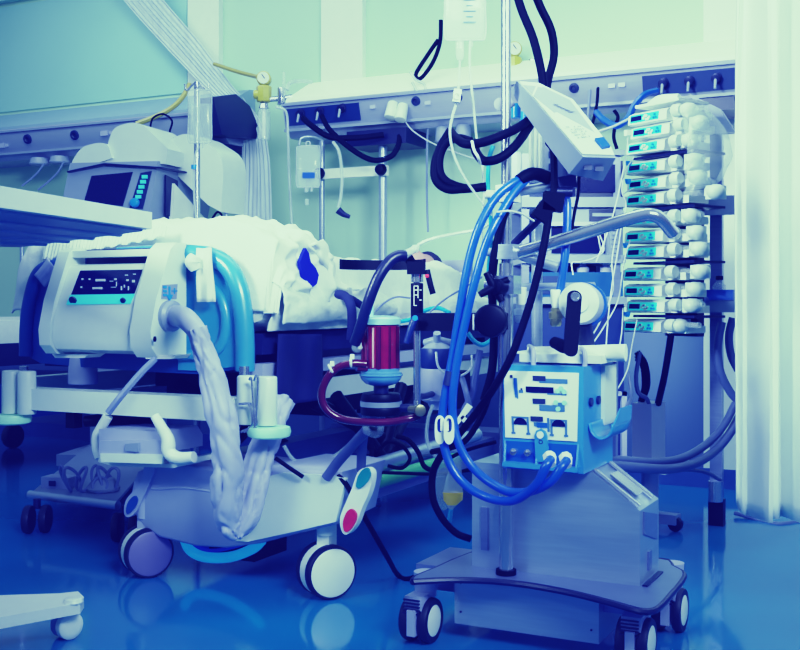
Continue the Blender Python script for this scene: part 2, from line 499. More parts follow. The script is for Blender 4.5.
# twin posts with white cross bar
pA, pB = onp(ROOM, 322, 140, -.28), onp(ROOM, 383, 140, -.28)
t = thingF('post_frame', 'pair of steel posts joined by a white cross bar behind the bed head', 'post frame', ROOM, ((pA.x + pB.x) / 2, -.28, 0))
m = MB(ROOM); m.cyl((pA.x, -.28, 0), (pA.x, -.28, 1.86), .016, None, 14); m.build('post', 'steel', t)
m = MB(ROOM); m.cyl((pB.x, -.28, 0), (pB.x, -.28, 1.81), .024, None, 16); m.build('post', 'steel', t)
m = MB(ROOM); m.span((pA.x - .03, -.33, 1.635), (pB.x + .05, -.305, 1.69), .006)
cb = m.build('cross_bar', 'white_plastic', t)
for p in (pA, pB):
    m = MB(ROOM); m.cyl((p.x + .02, -.33, 1.665), (p.x + .02, -.37, 1.665), .034, .028, 14, .008); m.build('knob', 'black_plastic', cb)
m = MB(ROOM); m.span((pA.x - .25, -.60 + .3, -.0), (pB.x + .1, -.24, .03), .006); m.build('foot_plate', 'steel_dark', t)
wire('suction_tube', 'pale tube with a black clip hanging between the twin posts', 'tube', [(333, 142, 5.9), (339, 152, 5.88), (342, 175, 5.88), (341, 195, 5.88), (338, 208, 5.88)], .009, 'hose_clear')
single(MB().tube(px_path([(338, 210, 5.86), (343, 214, 5.86), (350, 217, 5.86)]), [.02, .016, .01], 8, 3), 'tube_clip', 'dark_metal', 'black clip at the lower end of the pale hanging tube', 'clip')

def iv_bag(name, label, c, w, h, fluid=.5, portmat='mark_blue', lab=None, markings=False, ysc=.16):
    """soft bag hanging by its top edge at c (world)"""
    t = thing(name, label, 'infusion bag', c)
    rings = []
    for i in range(13):
        f = i / 12
        wi = w * (.46 + .04 * math.sin(f * 3.1)) * (1 if .06 < f < .93 else .9)
        d = w * ysc * math.sin(math.pi * min(1, max(.04, f * .92 + .06))) ** .6
        ring = []
        for k in range(20):
            a = 2 * math.pi * k / 20
            ca, sa = math.cos(a), math.sin(a)
            ring.append(c + V((wi * math.copysign(abs(ca) ** .5, ca), d * sa, -h * f)))
        rings.append(ring)
    m = MB(); m.loft(rings); bag = m.build('bag', 'clear_bag', t)
    rings = [[c + (p - c) * .94 + V((0, 0, -h * .03)) for p in rg] for rg in rings[int(12 * (1 - fluid)):]]
    m = MB(); m.loft(rings); m.build('fluid', 'bag_fluid', bag)
    m = MB(); q_ = [c + V((sx * w * .475, -w * .02, -h * f)) for sx, f in ((-1, .03), (-1, .5), (-1, .95), (-.6, 1.0), (0, 1.0), (.6, 1.0), (1, .95), (1, .5), (1, .03), (.6, 0), (0, 0), (-.6, 0), (-1, .03))]; m.tube(q_, w * .022, 8, 4); m.build('seam', 'hose_clear', bag)
    m = MB(); m.torus(c + V((0, 0, .012)), (0, 1, 0), .012, .003, 16, 6); m.build('hanger', 'wire_white', t)
    m = MB(); m.cyl(c + V((-w * .1, 0, -h)), c + V((-w * .1, 0, -h * 1.12)), w * .06, w * .05, 10); m.cyl(c + V((w * .14, 0, -h)), c + V((w * .14, 0, -h * 1.1)), w * .06, w * .05, 10); m.build('port', portmat, t)
    if lab:
        m = MB(); m.box(c + V((w * .04, -w * ysc - .002, -h * .72)), (w * .5, .006, h * .14)); m.build('label_patch', lab, bag)
    if markings:
        m = MB()
        for i in range(9):
            m.box(c + V((w * .1, -w * ysc * .98 - .002, -h * (.12 + i * .08))), (w * (.16 if i % 2 else .3), .003, h * .012))
        m.build('scale_marks', 'mark_blue', bag)
    return t
iv_bag('infusion_bag', 'small clear infusion bag with a blue label hanging by the twin posts', pix(308, 146, 5.85), .13, .22, .4, 'hose_clear', 'hose_blue')
single(MB().tube([pix(308, 180, 5.85), pix(307, 192, 5.85)], .010).tube([pix(307, 199, 5.85), pix(307, 205, 5.85)], .012), 'drip_chamber', 'clear_bag', 'small drip chamber under the blue-labelled infusion bag', 'drip chamber')
single(MB().tube(px_path([(299, 145, 5.85), (302, 138, 5.86), (313, 137, 5.87), (322, 140, 5.93)]), .006), 'bag_hook', 'steel', 'thin hook carrying the blue-labelled infusion bag on the thin post', 'hook')

# ------------------------------------------------------------------ curtains
def pleat(path, widths, n_pl, depth, axes, nu=60, nv=60, seed=0):
    """pleated cloth: path = list of centre points, widths = half widths"""
    P = catmull(path, 10)
    ax = V(axes[0]).normalized(); dp = V(axes[1]).normalized()
    def fn(a, b):
        i = a * (len(P) - 1); k = min(int(i), len(P) - 2)
        c = P[k].lerp(P[k + 1], i - k)
        j = a * (len(widths) - 1); q = min(int(j), len(widths) - 2)
        w = widths[q] * (1 - (j - q)) + widths[q + 1] * (j - q)
        s = b * 2 - 1
        ph = 2 * math.pi * n_pl * b + 1.2 * noise.noise(V((b * 3, a * 1.5, seed)))
        return c + ax * (w * s) + dp * (depth * (.5 + .9 * noise.noise(V((b * 5, seed, a * 2)))) * math.sin(ph) * min(1, w / .12 + .15))
    return fn
# gathered net curtain tied back at the end of the far rail
m = MB()
m.grid(pleat([pix(100, -60, 7.05), pix(142, -2, 7.02), pix(184, 46, 6.9), pix(222, 90, 6.76), pix(240, 106, 6.72), pix(252, 130, 6.68), pix(255, 165, 6.66), pix(254, 235, 6.64)],
             [.13, .12, .11, .08, .05, .08, .11, .14], 8, .012, ((.88, -.45, .30), (.454, .891, 0))), 70, 160)
single(m, 'net_curtain', 'curtain_net', 'sheer white net curtain pulled aside across the far wall', 'curtain', base=rw(ux(250, .5), .5, 0))
# white privacy curtain close to the camera
m = MB()
def cur(a, b):
    x = .998 + b * .75
    z = 3.1 - a * (3.1 - .31 - .05 * (1 - min(1, b / .03)))
    flare = 1 + .04 * a
    ph = b * 48 + 1.3 * noise.noise(V((b * 4, 0, 3.1))) + .5 * noise.noise(V((b * 3, a * 2, 0)))
    return V((1.02 + (x - 1.02) * flare + .012 * noise.noise(V((a * 2, b * 8, 5))), 3.25 - .30 * b + .05 * math.sin(ph) + .02 * math.sin(ph * 2.3 + a), z))
m.grid(cur, 60, 110)
single(m, 'privacy_curtain', 'curtain_white', 'tall white pleated privacy curtain hanging in front of the pump rack', 'curtain', base=(1.35, 3.15, .3), solid=.004)

# ------------------------------------------------------------------ ventilator behind the bed
vc = pix(118, 200, 6.05)
VF = frame(vc.x, vc.y, 0, -8)
t = thingF('ventilator', 'grey ventilator with a dark screen and rounded white covers behind the bed', 'ventilator', VF)
def vp(px, py, y): return onp(VF, px, py, y)
y0 = -.22
fr = [vp(70, 163, y0 + .05), vp(158, 161, y0 + .05), vp(146, 233, y0), vp(56, 233, y0)]
fr = [V((p.x, p.y, p.z)) for p in fr]
m = MB(VF)
a = [fr[0], fr[1], fr[2], fr[3]]
m.prism(a, (.14, .55, 0), .012)
m.build('housing', 'grey_plastic', t)
def vq(pts, dy=-.006):
    """quad on the slanted front of the ventilator"""
    out = []
    for px, py in pts:
        y = y0
        for _ in range(4):
            p = vp(px, py, y)
            y = y0 + .05 * (p.z - fr[3].z) / (fr[0].z - fr[3].z)
        out.append(V((p.x, p.y + dy, p.z)))
    return out
m = MB(VF); m.prism(vq([(92, 176), (133, 172), (123, 206), (84, 203)]), (0, .012, 0), .003); m.build('screen', 'screen_dark', t)
m = MB(VF); m.prism(vq([(141, 173), (152, 171), (143, 209), (130, 208)]), (0, .012, 0), .003); kp = m.build('key_panel', 'mark_dark', t)
m = MB(VF)
for i in range(5):
    q = vq([(145.5 - i * 1.6, 177 + i * 5)], -.012)[0]
    m.box(q, (.03, .008, .018), None, .004)
m.build('key', 'screen_cyan', kp)
q = vq([(136, 203)], -.01)[0]
m = MB(VF); m.cyl(q, q + V((0, -.03, 0)), .026, .022, 18, .005); m.build('dial_knob', 'button_blue', kp)
# side wall with dark recess and tray
s0 = vp(160, 166, y0 + .06)
m = MB(VF)
sd = V((.14, .55, 0)).normalized()
p0 = V((fr[1].x + .004, fr[1].y, fr[1].z))
def sidept(f, z): return V((fr[1].x + .004 + .14 * f, fr[1].y + .55 * f, z))
m.prism([sidept(.10, 1.40), sidept(.30, 1.40), sidept(.30, 1.60), sidept(.10, 1.62)], (.006, 0, 0), .002); m.build('side_recess', 'navy_plastic', t)
m = MB(VF); m.prism([sidept(.16, 1.36), sidept(.9, 1.30), sidept(.9, 1.36), sidept(.20, 1.58)], (.02, 0, 0), .006); m.build('side_flap', 'white_plastic', t)
# rounded covers on the top
def cover(pxs, y, depth, name):
    pts = catmull([vp(px, py, y) for px, py in pxs[:-1]], 5) + [vp(*pxs[-1], y)]
    m = MB(VF); m.prism(pts, (.06, depth, 0), .012); m.build(name, 'cream_plastic', t)
def arch(x0, x1, yb0, yb1, top, n=10, sk=0):
    pts = [(x0, yb0)]
    for i in range(n + 1):
        a = math.pi * (1 - i / n)
        c = (x0 + x1) / 2; w = (x1 - x0) / 2
        pts.append((c + sk * math.sin(a) + w * math.cos(a) * (1 if abs(math.cos(a)) < .98 else 1), yb0 + (yb1 - yb0) * i / n - (yb0 - top) * math.sin(a) ** .6 - 0.5))
    pts.append((x1, yb1))
    return pts
cover([(69, 170), (74, 158), (82, 148), (92, 144), (102, 143), (108, 146), (112, 158), (104, 161)], -.17, .30, 'top_cover')
cover([(104, 162), (109, 140), (114, 129), (124, 124), (136, 123), (146, 128), (168, 149), (166, 164)], -.15, .34, 'top_cover')
cover([(161, 160), (164, 148), (172, 139), (186, 134), (202, 140), (222, 160), (221, 212), (208, 205)], .02, .24, 'side_cover')
m = MB(VF); m.prism([vp(67, 171, -.2), vp(104, 163, -.2), vp(162, 167, -.2), vp(162, 168.5, -.2), vp(104, 165, -.2), vp(67, 172.5, -.2)], (.14, .5, 0), .003); m.build('top_seam', 'navy_plastic', t)
m = MB(VF); m.span((-.14, -.05, .12), (.2, .22, 1.26), .02); m.build('column', 'grey_plastic', t)
m = MB(VF); m.span((-.24, -.25, .07), (.3, .33, .13), .03); m.build('base', 'grey_plastic', t)
for sx in (-.18, .24):
    for sy in (-.19, .27):
        m = MB(VF); m.cyl((sx - .02, sy, .035), (sx + .02, sy, .035), .035, None, 18, .006); m.build('caster', 'tyre', t)
m = MB(VF)
pp = vp(226, 170, .12)
m.cyl((pp.x, .12, 1.2), (pp.x, .12, 1.66), .014, None, 12); m.build('side_rod', 'steel', t)

# iv pole in front of the ventilator
bx = pix(197, 300, 5.45)
t = thing('iv_pole', 'slim steel drip pole standing between the bed and the ventilator', 'drip pole', (bx.x, bx.y, 0))
m = MB(); m.cyl((bx.x, bx.y, .05), (bx.x, bx.y, pix(197, 82, 5.45).z), .017, .015, 14); m.build('pole', 'chrome', t)
m = MB(); m.tube([(bx.x - .06, bx.y, 2.02), (bx.x - .05, bx.y, 1.99), (bx.x, bx.y, 2.03), (bx.x + .05, bx.y, 1.99), (bx.x + .06, bx.y, 2.02)], .005); m.build('hook', 'chrome', t)
m = MB()
for k in range(5):
    a = k * 2 * math.pi / 5 + .3
    m.tube([(bx.x, bx.y, .09), (bx.x + .16 * math.cos(a), bx.y + .16 * math.sin(a), .06)], .014)
m.build('base', 'steel', t)
for k in range(5):
    a = k * 2 * math.pi / 5 + .3
    x, y = bx.x + .16 * math.cos(a), bx.y + .16 * math.sin(a)
    m = MB(); m.cyl((x - .01, y, .027), (x + .01, y, .027), .027, None, 14); m.build('caster', 'tyre', t)
iv_bag('infusion_bag', 'clear infusion bag hanging on the slim pole in front of the ventilator', pix(200, 90, 5.39), .12, .26, .75, 'hose_clear', None, False)
wire('drip_line', 'clear drip line running down the slim pole by the ventilator', 'tube', [(199, 146, 5.39), (195, 158, 5.38), (194, 190, 5.37), (196, 222, 5.36)], .006, 'hose_clear')
single(MB().cyl(pix(194, 169, 5.37), pix(194, 165, 5.37), .014, None, 12), 'roller_clamp', 'button_blue', 'tiny blue clamp on the drip line by the ventilator', 'clamp')
single(MB().tube(px_path([(209, 226, 5.6), (214, 216, 5.6), (218, 212, 5.6), (222, 216, 5.6), (222, 226, 5.6)]), .006), 'looped_cable', 'black_rubber', 'short black cable looped behind the blanket by the drip pole', 'cable')
# ------------------------------------------------------------------ the bed
bed = thingF('hospital_bed', 'large hospital bed with a blue footboard and pale base shell', 'bed', BED)
HB = 2.22
def bp(px, py, y=0.): return onp(BED, px, py, y)
def rnd_(pts, per=4):
    P = [V(p) for p in pts]; n = len(P); out = []
    for i in range(n):
        a, b, c, d = P[i - 1], P[i], P[(i + 1) % n], P[(i + 2) % n]
        for k in range(per):
            t = k / per
            out.append(.5 * ((2 * b) + (c - a) * t + (2 * a - 5 * b + 4 * c - d) * t * t + (3 * b - a - 3 * c + d) * t ** 3))
    return out
def poly_y(pts, y): return [V((p.x, y, p.z)) for p in (bp(a, b, y) for a, b in pts)]
def wheel(mb_root, F, c, r, w, parent, hub='white_plastic', ax=(1, 0, 0)):
    """twin disc castor wheel"""
    c = V(c); ax = V(ax).normalized()
    for s in (-1, 1):
        m = MB(F); m.lathe([(r * .80, -w * .5), (r * .93, -w * .5), (r, -w * .32), (r, w * .32), (r * .93, w * .5), (r * .80, w * .5)], c + ax * s * w * .55, ax, 32)
        ty = m.build('tyre', 'tyre', parent)
        m = MB(F); m.lathe([(r * .4, -w * .40), (r * .84, -w * .54), (r * .84, w * .54), (r * .5, w * .62), (0, w * .64)] if s > 0 else [(0, -w * .64), (r * .5, -w * .62), (r * .84, -w * .54), (r * .84, w * .54), (r * .4, w * .4)], c + ax * s * w * .55, ax, 32)
        m.build('hub', hub, ty)
# mattress, deck, frame
m = MB(BED)
rings = []
for i in range(25):
    y = .03 + (HB - .03) * i / 24
    ring = []
    e = min(1, min(i, 24 - i) / 1.5 + .55)
    for k in range(28):
        a = 2 * math.pi * k / 28
        ca, sa = math.cos(a), math.sin(a)
        x = .545 * math.copysign(abs(ca) ** .28, ca)
        z = .905 + .07 * e * math.copysign(abs(sa) ** .5, sa)
        n_ = noise.noise(V((x * 4, y * 5, z * 9))) * .012
        ring.append(V((x + n_, y, z + n_ * .8)))
    rings.append(ring)
m.loft(rings); m.build('mattress', 'linen', bed, angle=60)
m = MB(BED); m.span((-.53, .05, .765), (.53, HB, .835), .02); m.build('mattress_cover', 'navy_cloth', bed)
m = MB(BED)
m.span((-.47, .06, .70), (.47, HB - .02, .765), .012)
for yy in (.35, .9, 1.5, 2.0): m.span((-.53, yy, .72), (.53, yy + .07, .765), .01)
m.build('deck', 'dark_metal', bed)
for sx in (-1, 1):
    m = MB(BED); m.span((sx * .50 - .03, .02, .585), (sx * .50 + .03, HB - .05, .66), .012); m.build('side_beam', 'cream_plastic', bed)
# grey hollow tubes seen below the mattress on the near side
m = MB(BED); m.span((.50, .02, .69), (.55, 2.1, .735), .015); m.build('accessory_rail', 'lavender_plastic', bed)
# foot bar
a0, a1 = bp(28, 400, -.13), bp(242, 402, -.13)
m = MB(BED); m.span((a0.x, -.17, .560), (a1.x, -.09, .635), .014); m.build('foot_bar', 'cream_plastic', bed)
for x in (a0.x + .25, a1.x - .15):
    m = MB(BED); m.span((x - .03, -.12, .58), (x + .03, .3, .62), .006); m.build('bar_bracket', 'grey_plastic', bed)
# headboard
m = MB(BED); m.span((-.45, HB + .015, .8), (.35, HB + .05, 1.16), .05, 4); m.build('headboard', 'lavender_plastic', bed)

# footboard
outl = [(21, 352), (22, 322), (27, 292), (36, 270), (50, 262), (70, 262), (120, 262), (180, 258), (210, 262), (228, 270), (240, 290), (246, 320), (248, 368), (200, 374), (150, 372), (80, 367), (40, 363)]
m = MB(BED); m.prism(poly_y(outl, -.012), (0, .03, 0), .008); fb = m.build('footboard', 'bed_blue', bed)
m = MB(BED); m.prism(poly_y([(178, 262), (205, 264), (226, 276), (236, 300), (240, 330), (240, 366), (200, 371), (178, 370)], -.020), (0, .02, 0), .008); m.build('inner_panel', 'bed_teal', fb)
m = MB(BED); m.tube([bp(x, y, -.02) for x, y in [(120, 256), (168, 254), (192, 254), (212, 257), (228, 267), (238, 286), (243, 312), (245, 345), (245, 371)]], .033, 14); m.build('edge_tube', 'bed_teal', fb)
m = MB(BED); m.tube([bp(x, y, -.02) for x, y in [(120, 256), (72, 262), (50, 266), (38, 275), (31, 296), (27, 322), (26, 356)]], .026, 14); m.build('edge_tube', 'bed_blue', fb)  # far tube in darker blue; its shadow is put into the colour
m = MB(BED); m.tube([bp(x, y, -.02) for x, y in [(200, 280), (222, 300), (226, 330), (214, 352), (180, 356)]], .02, 12); m.build('grip_tube', 'bed_teal', fb)
for px in (246, 26):
    q0, q1 = bp(px, 366, -.03), bp(px, 384, -.06)
    m = MB(BED); m.cyl((q0.x, -.04, q0.z), (q0.x, -.04, .6), .018, None, 14); m.build('socket_pin', 'chrome', fb)

# bumper units on both corners of the foot bar
def bumper(px_post, disc, y, green_flip):
    cx = [bp(p, 405, y) for p in px_post]
    d = bp(disc[0], disc[1], y)
    m = MB(BED)
    for c in cx:
        m.cyl((c.x, y, d.z + .02), (c.x, y, d.z + .175), .033, .032, 20, .006)
    b = m.build('bumper_post', 'cream_plastic', bed)
    m = MB(BED); m.lathe([(.05, 0), (.066, .006), (.07, .02), (.066, .034), (.03, .036)], (d.x, y, d.z - .018), (0, 0, 1), 28); m.build('bumper_disc', 'green_bumper', b)
    return b
b2 = bumper((247, 267), (269, 432), -.16, 1)
b1 = bumper((11, 27), (12, 419), -.16, 0)
m = MB(BED)
for k, (x0, x1) in enumerate(((249, 252), (252, 257))):
    m.tube([bp(x, y, -.21) for x, y in [(x0 - 10, 404), (x0, 405), (x1, 425), (x0 - 8, 432)]], .004, 6)
m.tube([bp(x, y, -.21) for x, y in [(254, 381), (256, 376), (258, 382), (256, 428)]], .004, 6)
m.tube([bp(x, y, -.21) for x, y in [(249, 380), (251, 378), (252, 385), (255, 428)]], .004, 6)
m.build('wire_hook', 'chrome', b2)

# base shell and running gear
top = [(148, 468), (185, 462), (235, 470), (265, 468), (282, 463), (330, 466), (349, 470)]
bot = [(338, 524), (300, 533), (262, 543), (232, 547), (200, 545), (164, 536), (148, 526), (139, 512), (135, 496), (138, 480), (142, 470)]
ys = -.06
m = MB(BED)
ring = poly_y(top + bot, ys)
cen = sum(ring, V((0, 0, 0))) / len(ring)
def sc(rg, f, dy): return [cen + V(((p.x - cen.x) * f, 0, (p.z - cen.z) * f)) + V((0, dy, 0)) for p in rg]
m.loft([sc(ring, .93, -.035), sc(ring, .98, -.028), sc(ring, 1.0, 0), sc(ring, 1.0, .06), sc(ring, .94, .30), sc(ring, .8, .42)])
m.build('base_shell', 'lavender_plastic', bed, angle=50)
m = MB(BED); m.tube([bp(x, y, ys - .032) for x, y in [(142, 484), (155, 489), (182, 488), (215, 492), (262, 500), (334, 492)]], .006, 6); m.build('shell_seam', 'lavender_plastic', bed)
# raised white half of the shell
m = MB(BED); rg = poly_y([(262, 478), (285, 472), (335, 475), (348, 478), (338, 521), (300, 530), (250, 541), (236, 540)], ys - .03)
m.prism(rg, (0, -.014, 0), .006); m.build('shell_panel', 'cream_plastic', bed)
# corner brackets with coloured pedal marks
m = MB(BED)
m.prism(rnd_(poly_y([(340, 518), (346, 502), (352, 488), (358, 472), (366, 468), (372, 474), (369, 492), (362, 508), (356, 524), (348, 534), (342, 532)], -.12)), (0, .03, 0), .008)
br = m.build('corner_bracket', 'white_plastic', bed)
m = MB(BED); m.prism(rnd_(poly_y([(343, 522), (346, 513), (351, 509), (356, 514), (355, 522), (349, 531), (344, 531)], -.128)), (0, .01, 0), .004); m.build('brake_mark', 'red_mark', br)
m = MB(BED); m.prism(rnd_(poly_y([(356, 486), (359, 474), (366, 468), (370, 474), (367, 482), (360, 488)], -.128)), (0, .01, 0), .004); m.build('steer_mark', 'teal_mark', br)
m = MB(BED)
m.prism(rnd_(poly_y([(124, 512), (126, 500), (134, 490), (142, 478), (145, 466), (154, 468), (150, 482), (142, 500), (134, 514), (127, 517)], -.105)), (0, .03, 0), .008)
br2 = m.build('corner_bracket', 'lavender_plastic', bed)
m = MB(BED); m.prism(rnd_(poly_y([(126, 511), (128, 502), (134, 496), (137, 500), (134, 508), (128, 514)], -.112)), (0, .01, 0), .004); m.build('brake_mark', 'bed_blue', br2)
# castors
for (px, py, y, r) in ((326, 567, -.02, .086), (146, 548, -.07, .085)):  # far castor gets darker colours; its shade is put into them
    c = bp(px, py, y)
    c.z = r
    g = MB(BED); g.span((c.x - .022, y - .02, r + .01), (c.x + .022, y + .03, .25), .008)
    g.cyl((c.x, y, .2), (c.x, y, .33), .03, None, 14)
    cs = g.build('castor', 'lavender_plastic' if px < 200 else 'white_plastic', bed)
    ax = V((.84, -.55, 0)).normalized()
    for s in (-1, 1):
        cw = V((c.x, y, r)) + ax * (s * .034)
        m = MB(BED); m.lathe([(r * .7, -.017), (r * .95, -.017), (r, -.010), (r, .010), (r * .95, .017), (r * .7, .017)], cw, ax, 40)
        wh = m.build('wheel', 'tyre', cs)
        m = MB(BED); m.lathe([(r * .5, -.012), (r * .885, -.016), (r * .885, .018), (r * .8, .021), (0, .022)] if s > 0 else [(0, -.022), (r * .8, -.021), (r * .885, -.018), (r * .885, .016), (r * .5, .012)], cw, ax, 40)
        m.build('wheel_disc', 'wheel_shaded' if px < 200 else 'white_plastic', wh)
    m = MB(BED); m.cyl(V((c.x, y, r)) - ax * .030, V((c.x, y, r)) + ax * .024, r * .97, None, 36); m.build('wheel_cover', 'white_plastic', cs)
for x in (.0, .75):
    m = MB(BED); m.cyl((x - .04, 1.75, .085), (x + .04, 1.75, .085), .085, None, 28, .012); m.span((x - .02, 1.72, .1), (x + .02, 1.78, .34), .01); m.build('castor', 'tyre', bed)
# chassis under the deck: dark lift arms, beams, motor boxes
m = MB(BED)
m.span((-.12, .25, .22), (.0, 1.95, .32), .015); m.span((.62, .3, .22), (.72, 1.95, .32), .015)
m.span((-.15, 1.65, .2), (.78, 1.85, .34), .02)
m.build('chassis', 'steel_dark', bed)
m = MB(BED)
for (p, q) in (((.55, .35, .58), (.66, 1.0, .30)), ((.52, 1.35, .60), (.67, .55, .28)), ((-.1, .4, .62), (-.06, 1.1, .3)), ((-.1, 1.3, .62), (-.06, .6, .3)), ((.60, .42, .60), (.66, .70, .32)), ((.60, .95, .6), (.64, .68, .33))):
    m.cyl(p, q, .026, None, 10)
m.build('lift_arm', 'black_plastic', bed)
m = MB(BED); m.span((.2, .45, .52), (.52, .95, .66), .02); m.span((-.3, .5, .50), (.1, 1.2, .66), .02); m.span((.25, 1.2, .45), (.58, 1.7, .62), .02); m.build('motor_box', 'black_plastic', bed)
m = MB(BED); m.tube([(.69, .06, .335), (.70, .5, .335), (.74, 1.4, .36)], .03, 12); m.build('chassis_tube', 'steel', bed)
m = MB(BED); m.tube([(.735, .06, .29), (.745, .5, .29), (.78, 1.1, .30)], .026, 12); m.build('oxygen_cylinder', 'green_tube', bed)
m = MB(BED); m.tube([bp(x, y, .02) for x, y in [(184, 538), (190, 550), (205, 557), (230, 557), (252, 549), (262, 540)]], .018, 10); m.build('kick_ring', 'kick_glow', bed)
m = MB(BED); m.tube([bp(x, y, .06) for x, y in [(186, 536), (196, 545), (214, 550), (240, 545), (256, 538)]], .012, 10); m.build('kick_ring', 'hose_blue', bed)
c = bp(246, 552, .1)
m = MB(BED); m.span((c.x - .12, .05, .06), (c.x + .07, .25, .2), .01); m.build('pedal_box', 'black_plastic', bed)
# white loop bracket with the pull-out tray under the foot bar
m = MB(BED)
m.tube([bp(x, y, -.16) for x, y in [(108, 416), (101, 428), (97, 436), (97, 448), (100, 458)]], .018, 10, 4)
m.tube([bp(x, y, -.235) for x, y in [(155, 416), (163, 430), (168, 440), (169, 452), (178, 458), (194, 457)]], [.016, .02, .024, .022, .018], 10, 4)
m.prism(poly_y([(99, 456), (118, 462), (172, 464), (192, 458), (193, 463), (174, 468), (112, 466), (98, 462)], -.20), (0, .12, 0), .004)
m.build('tray_bracket', 'white_plastic', bed)
m = MB(BED); m.prism(poly_y([(99, 441), (165, 440), (165, 456), (99, 456)], -.23), (0, .02, 0), .004)
q0 = poly_y([(99, 429), (110, 429), (160, 432), (165, 441), (165, 453), (99, 452)], -.21); m.prism(q0, (0, .2, 0), .012)
tr = m.build('tray', 'lavender_plastic', bed)
m = MB(BED); m.prism(poly_y([(100, 453.5), (163, 454.5), (162, 464), (101, 462)], -.235), (0, .01, 0), .003); m.build('tray_front', 'panel_white', tr)
m = MB(BED); m.prism(poly_y([(125, 444), (138, 443), (138, 452), (125, 451)], -.24), (0, .012, 0), .003); m.build('latch', 'grey_plastic', tr)
m = MB(BED); m.span((bp(78, 410, -.1).x - .02, -.14, .5), (bp(78, 410, -.1).x + .02, -.1, .59), .012); q = bp(80, 422, -.14); m.cyl((q.x, -.12, q.z), (q.x + .22, .0, q.z + .02), .02, .03, 12, .005); m.build('gas_spring', 'black_plastic', bed)
m = MB(BED); q = bp(81, 378, .02); m.cyl((q.x, .03, .64), (q.x, .03, .74), .055, .05, 18, .006); m.build('joint_cover', 'lavender_plastic', bed)

# ------------------------------------------------------------------ mattress pump hung on the footboard
YP = -.17
pump = thingF('mattress_pump', 'cream mattress pump with dark control panel hanging on the blue footboard', 'air pump', BED, (.02, YP, .76))
def pp_(pts, y=YP): return poly_y(pts, y)
def slab(name, pts, y, dy, mt, parent, bev=.004):
    m = MB(BED); m.prism(poly_y(pts, y), (0, dy, 0), bev); return m.build(name, mt, parent)
# main housing: profile in (y,z) swept along x
z = lambda py: bp(110, py, YP).z
xl, xr = bp(53, 300, YP).x, bp(146, 300, YP).x
prof = [(-.02, z(264)), (-.035, z(268)), (-.085, z(302)), (-.105, z(318)), (-.112, z(340)), (-.095, z(350)), (-.05, z(354)), (.05, z(354)), (.05, z(262))]
prof = [(YP + .075 + y, zz) for y, zz in prof]
m = MB(BED); m.prism([V((xl, y, zz)) for y, zz in prof], (xr - xl, 0, 0), .012, 3); hs = m.build('housing', 'cream_plastic', pump)
# end caps
def endcap(px0, px1, prof_px, name):
    x0, x1 = bp(px0, 300, YP).x, bp(px1, 300, YP).x
    m = MB(BED); m.prism([V((x0, YP + .075 + y, z(p))) for y, p in prof_px], (x1 - x0, 0, 0), .016, 3); return m.build(name, 'cream_plastic', pump)
cp = [(.0, 246), (-.03, 250), (-.10, 300), (-.125, 330), (-.12, 346), (-.09, 355), (.0, 356), (.05, 355), (.05, 246)]
endcap(49, 60, cp, 'end_cap')
ec = endcap(141, 162, [(a * 1.06, b - (3 if b < 250 else 0) + (1 if b > 350 else 0)) for a, b in cp], 'end_cap')
m = MB(BED); m.span((xl - .02, YP + .06, z(256)), (xr + .02, YP + .11, z(249)), .012); m.build('carry_handle', 'cream_plastic', pump)
m = MB(BED); m.span((xl + .05, YP + .112, z(268)), (xr - .01, YP + .120, z(247)), .003); m.build('handle_recess', 'navy_plastic', pump)
# control panel lies on the slanted front: helper projects pixels to the slanted plane
def slant(px, py, off=.004):
    y = YP + .0
    for _ in range(5):
        p = bp(px, py, y)
        f = (p.z - z(302)) / (z(268) - z(302))
        y = YP + .075 - .085 + .05 * f
    return V((p.x, y - off, p.z - off * .5))
def decal(name, pts, mt, parent, off=.004, th=.004):
    m = MB(BED); m.prism([slant(a, b, off) for a, b in pts], (0, th, .001)); return m.build(name, mt, parent)
cpn = decal('control_panel', [(81, 270), (143, 269), (135, 293), (72, 294)], 'screen_dark', pump)
bs = decal('button_strip', [(71, 294.5), (135, 293.5), (131, 303), (67, 304)], 'screen_cyan', pump)
for px in (75, 125):
    p = slant(px, 299, .007)
    m = MB(BED); m.cyl(p, p + V((0, -.006, -.003)), .015 if px == 75 else .010, None, 18); m.build('power_button', 'mark_dark', bs)
m = MB(BED)
for (px, py, w, h) in ((102, 279, .042, .008), (99, 287, .042, .007), (84, 278, .006, .006), (91, 278, .006, .005), (83, 286, .006, .005), (113, 280, .014, .002), (117, 278, .008, .006), (115, 286, .02, .002), (118, 283, .002, .016), (128, 274, .012, .003), (136, 273, .01, .003), (129, 279, .008, .006), (135, 280, .010, .008), (123, 287, .003, .014), (130, 287, .003, .014), (126, 285, .003, .01)):
    p = slant(px, py, .008)
    m.box(p, (w, .003, h))
m.build('panel_symbol', 'mark_white', cpn)
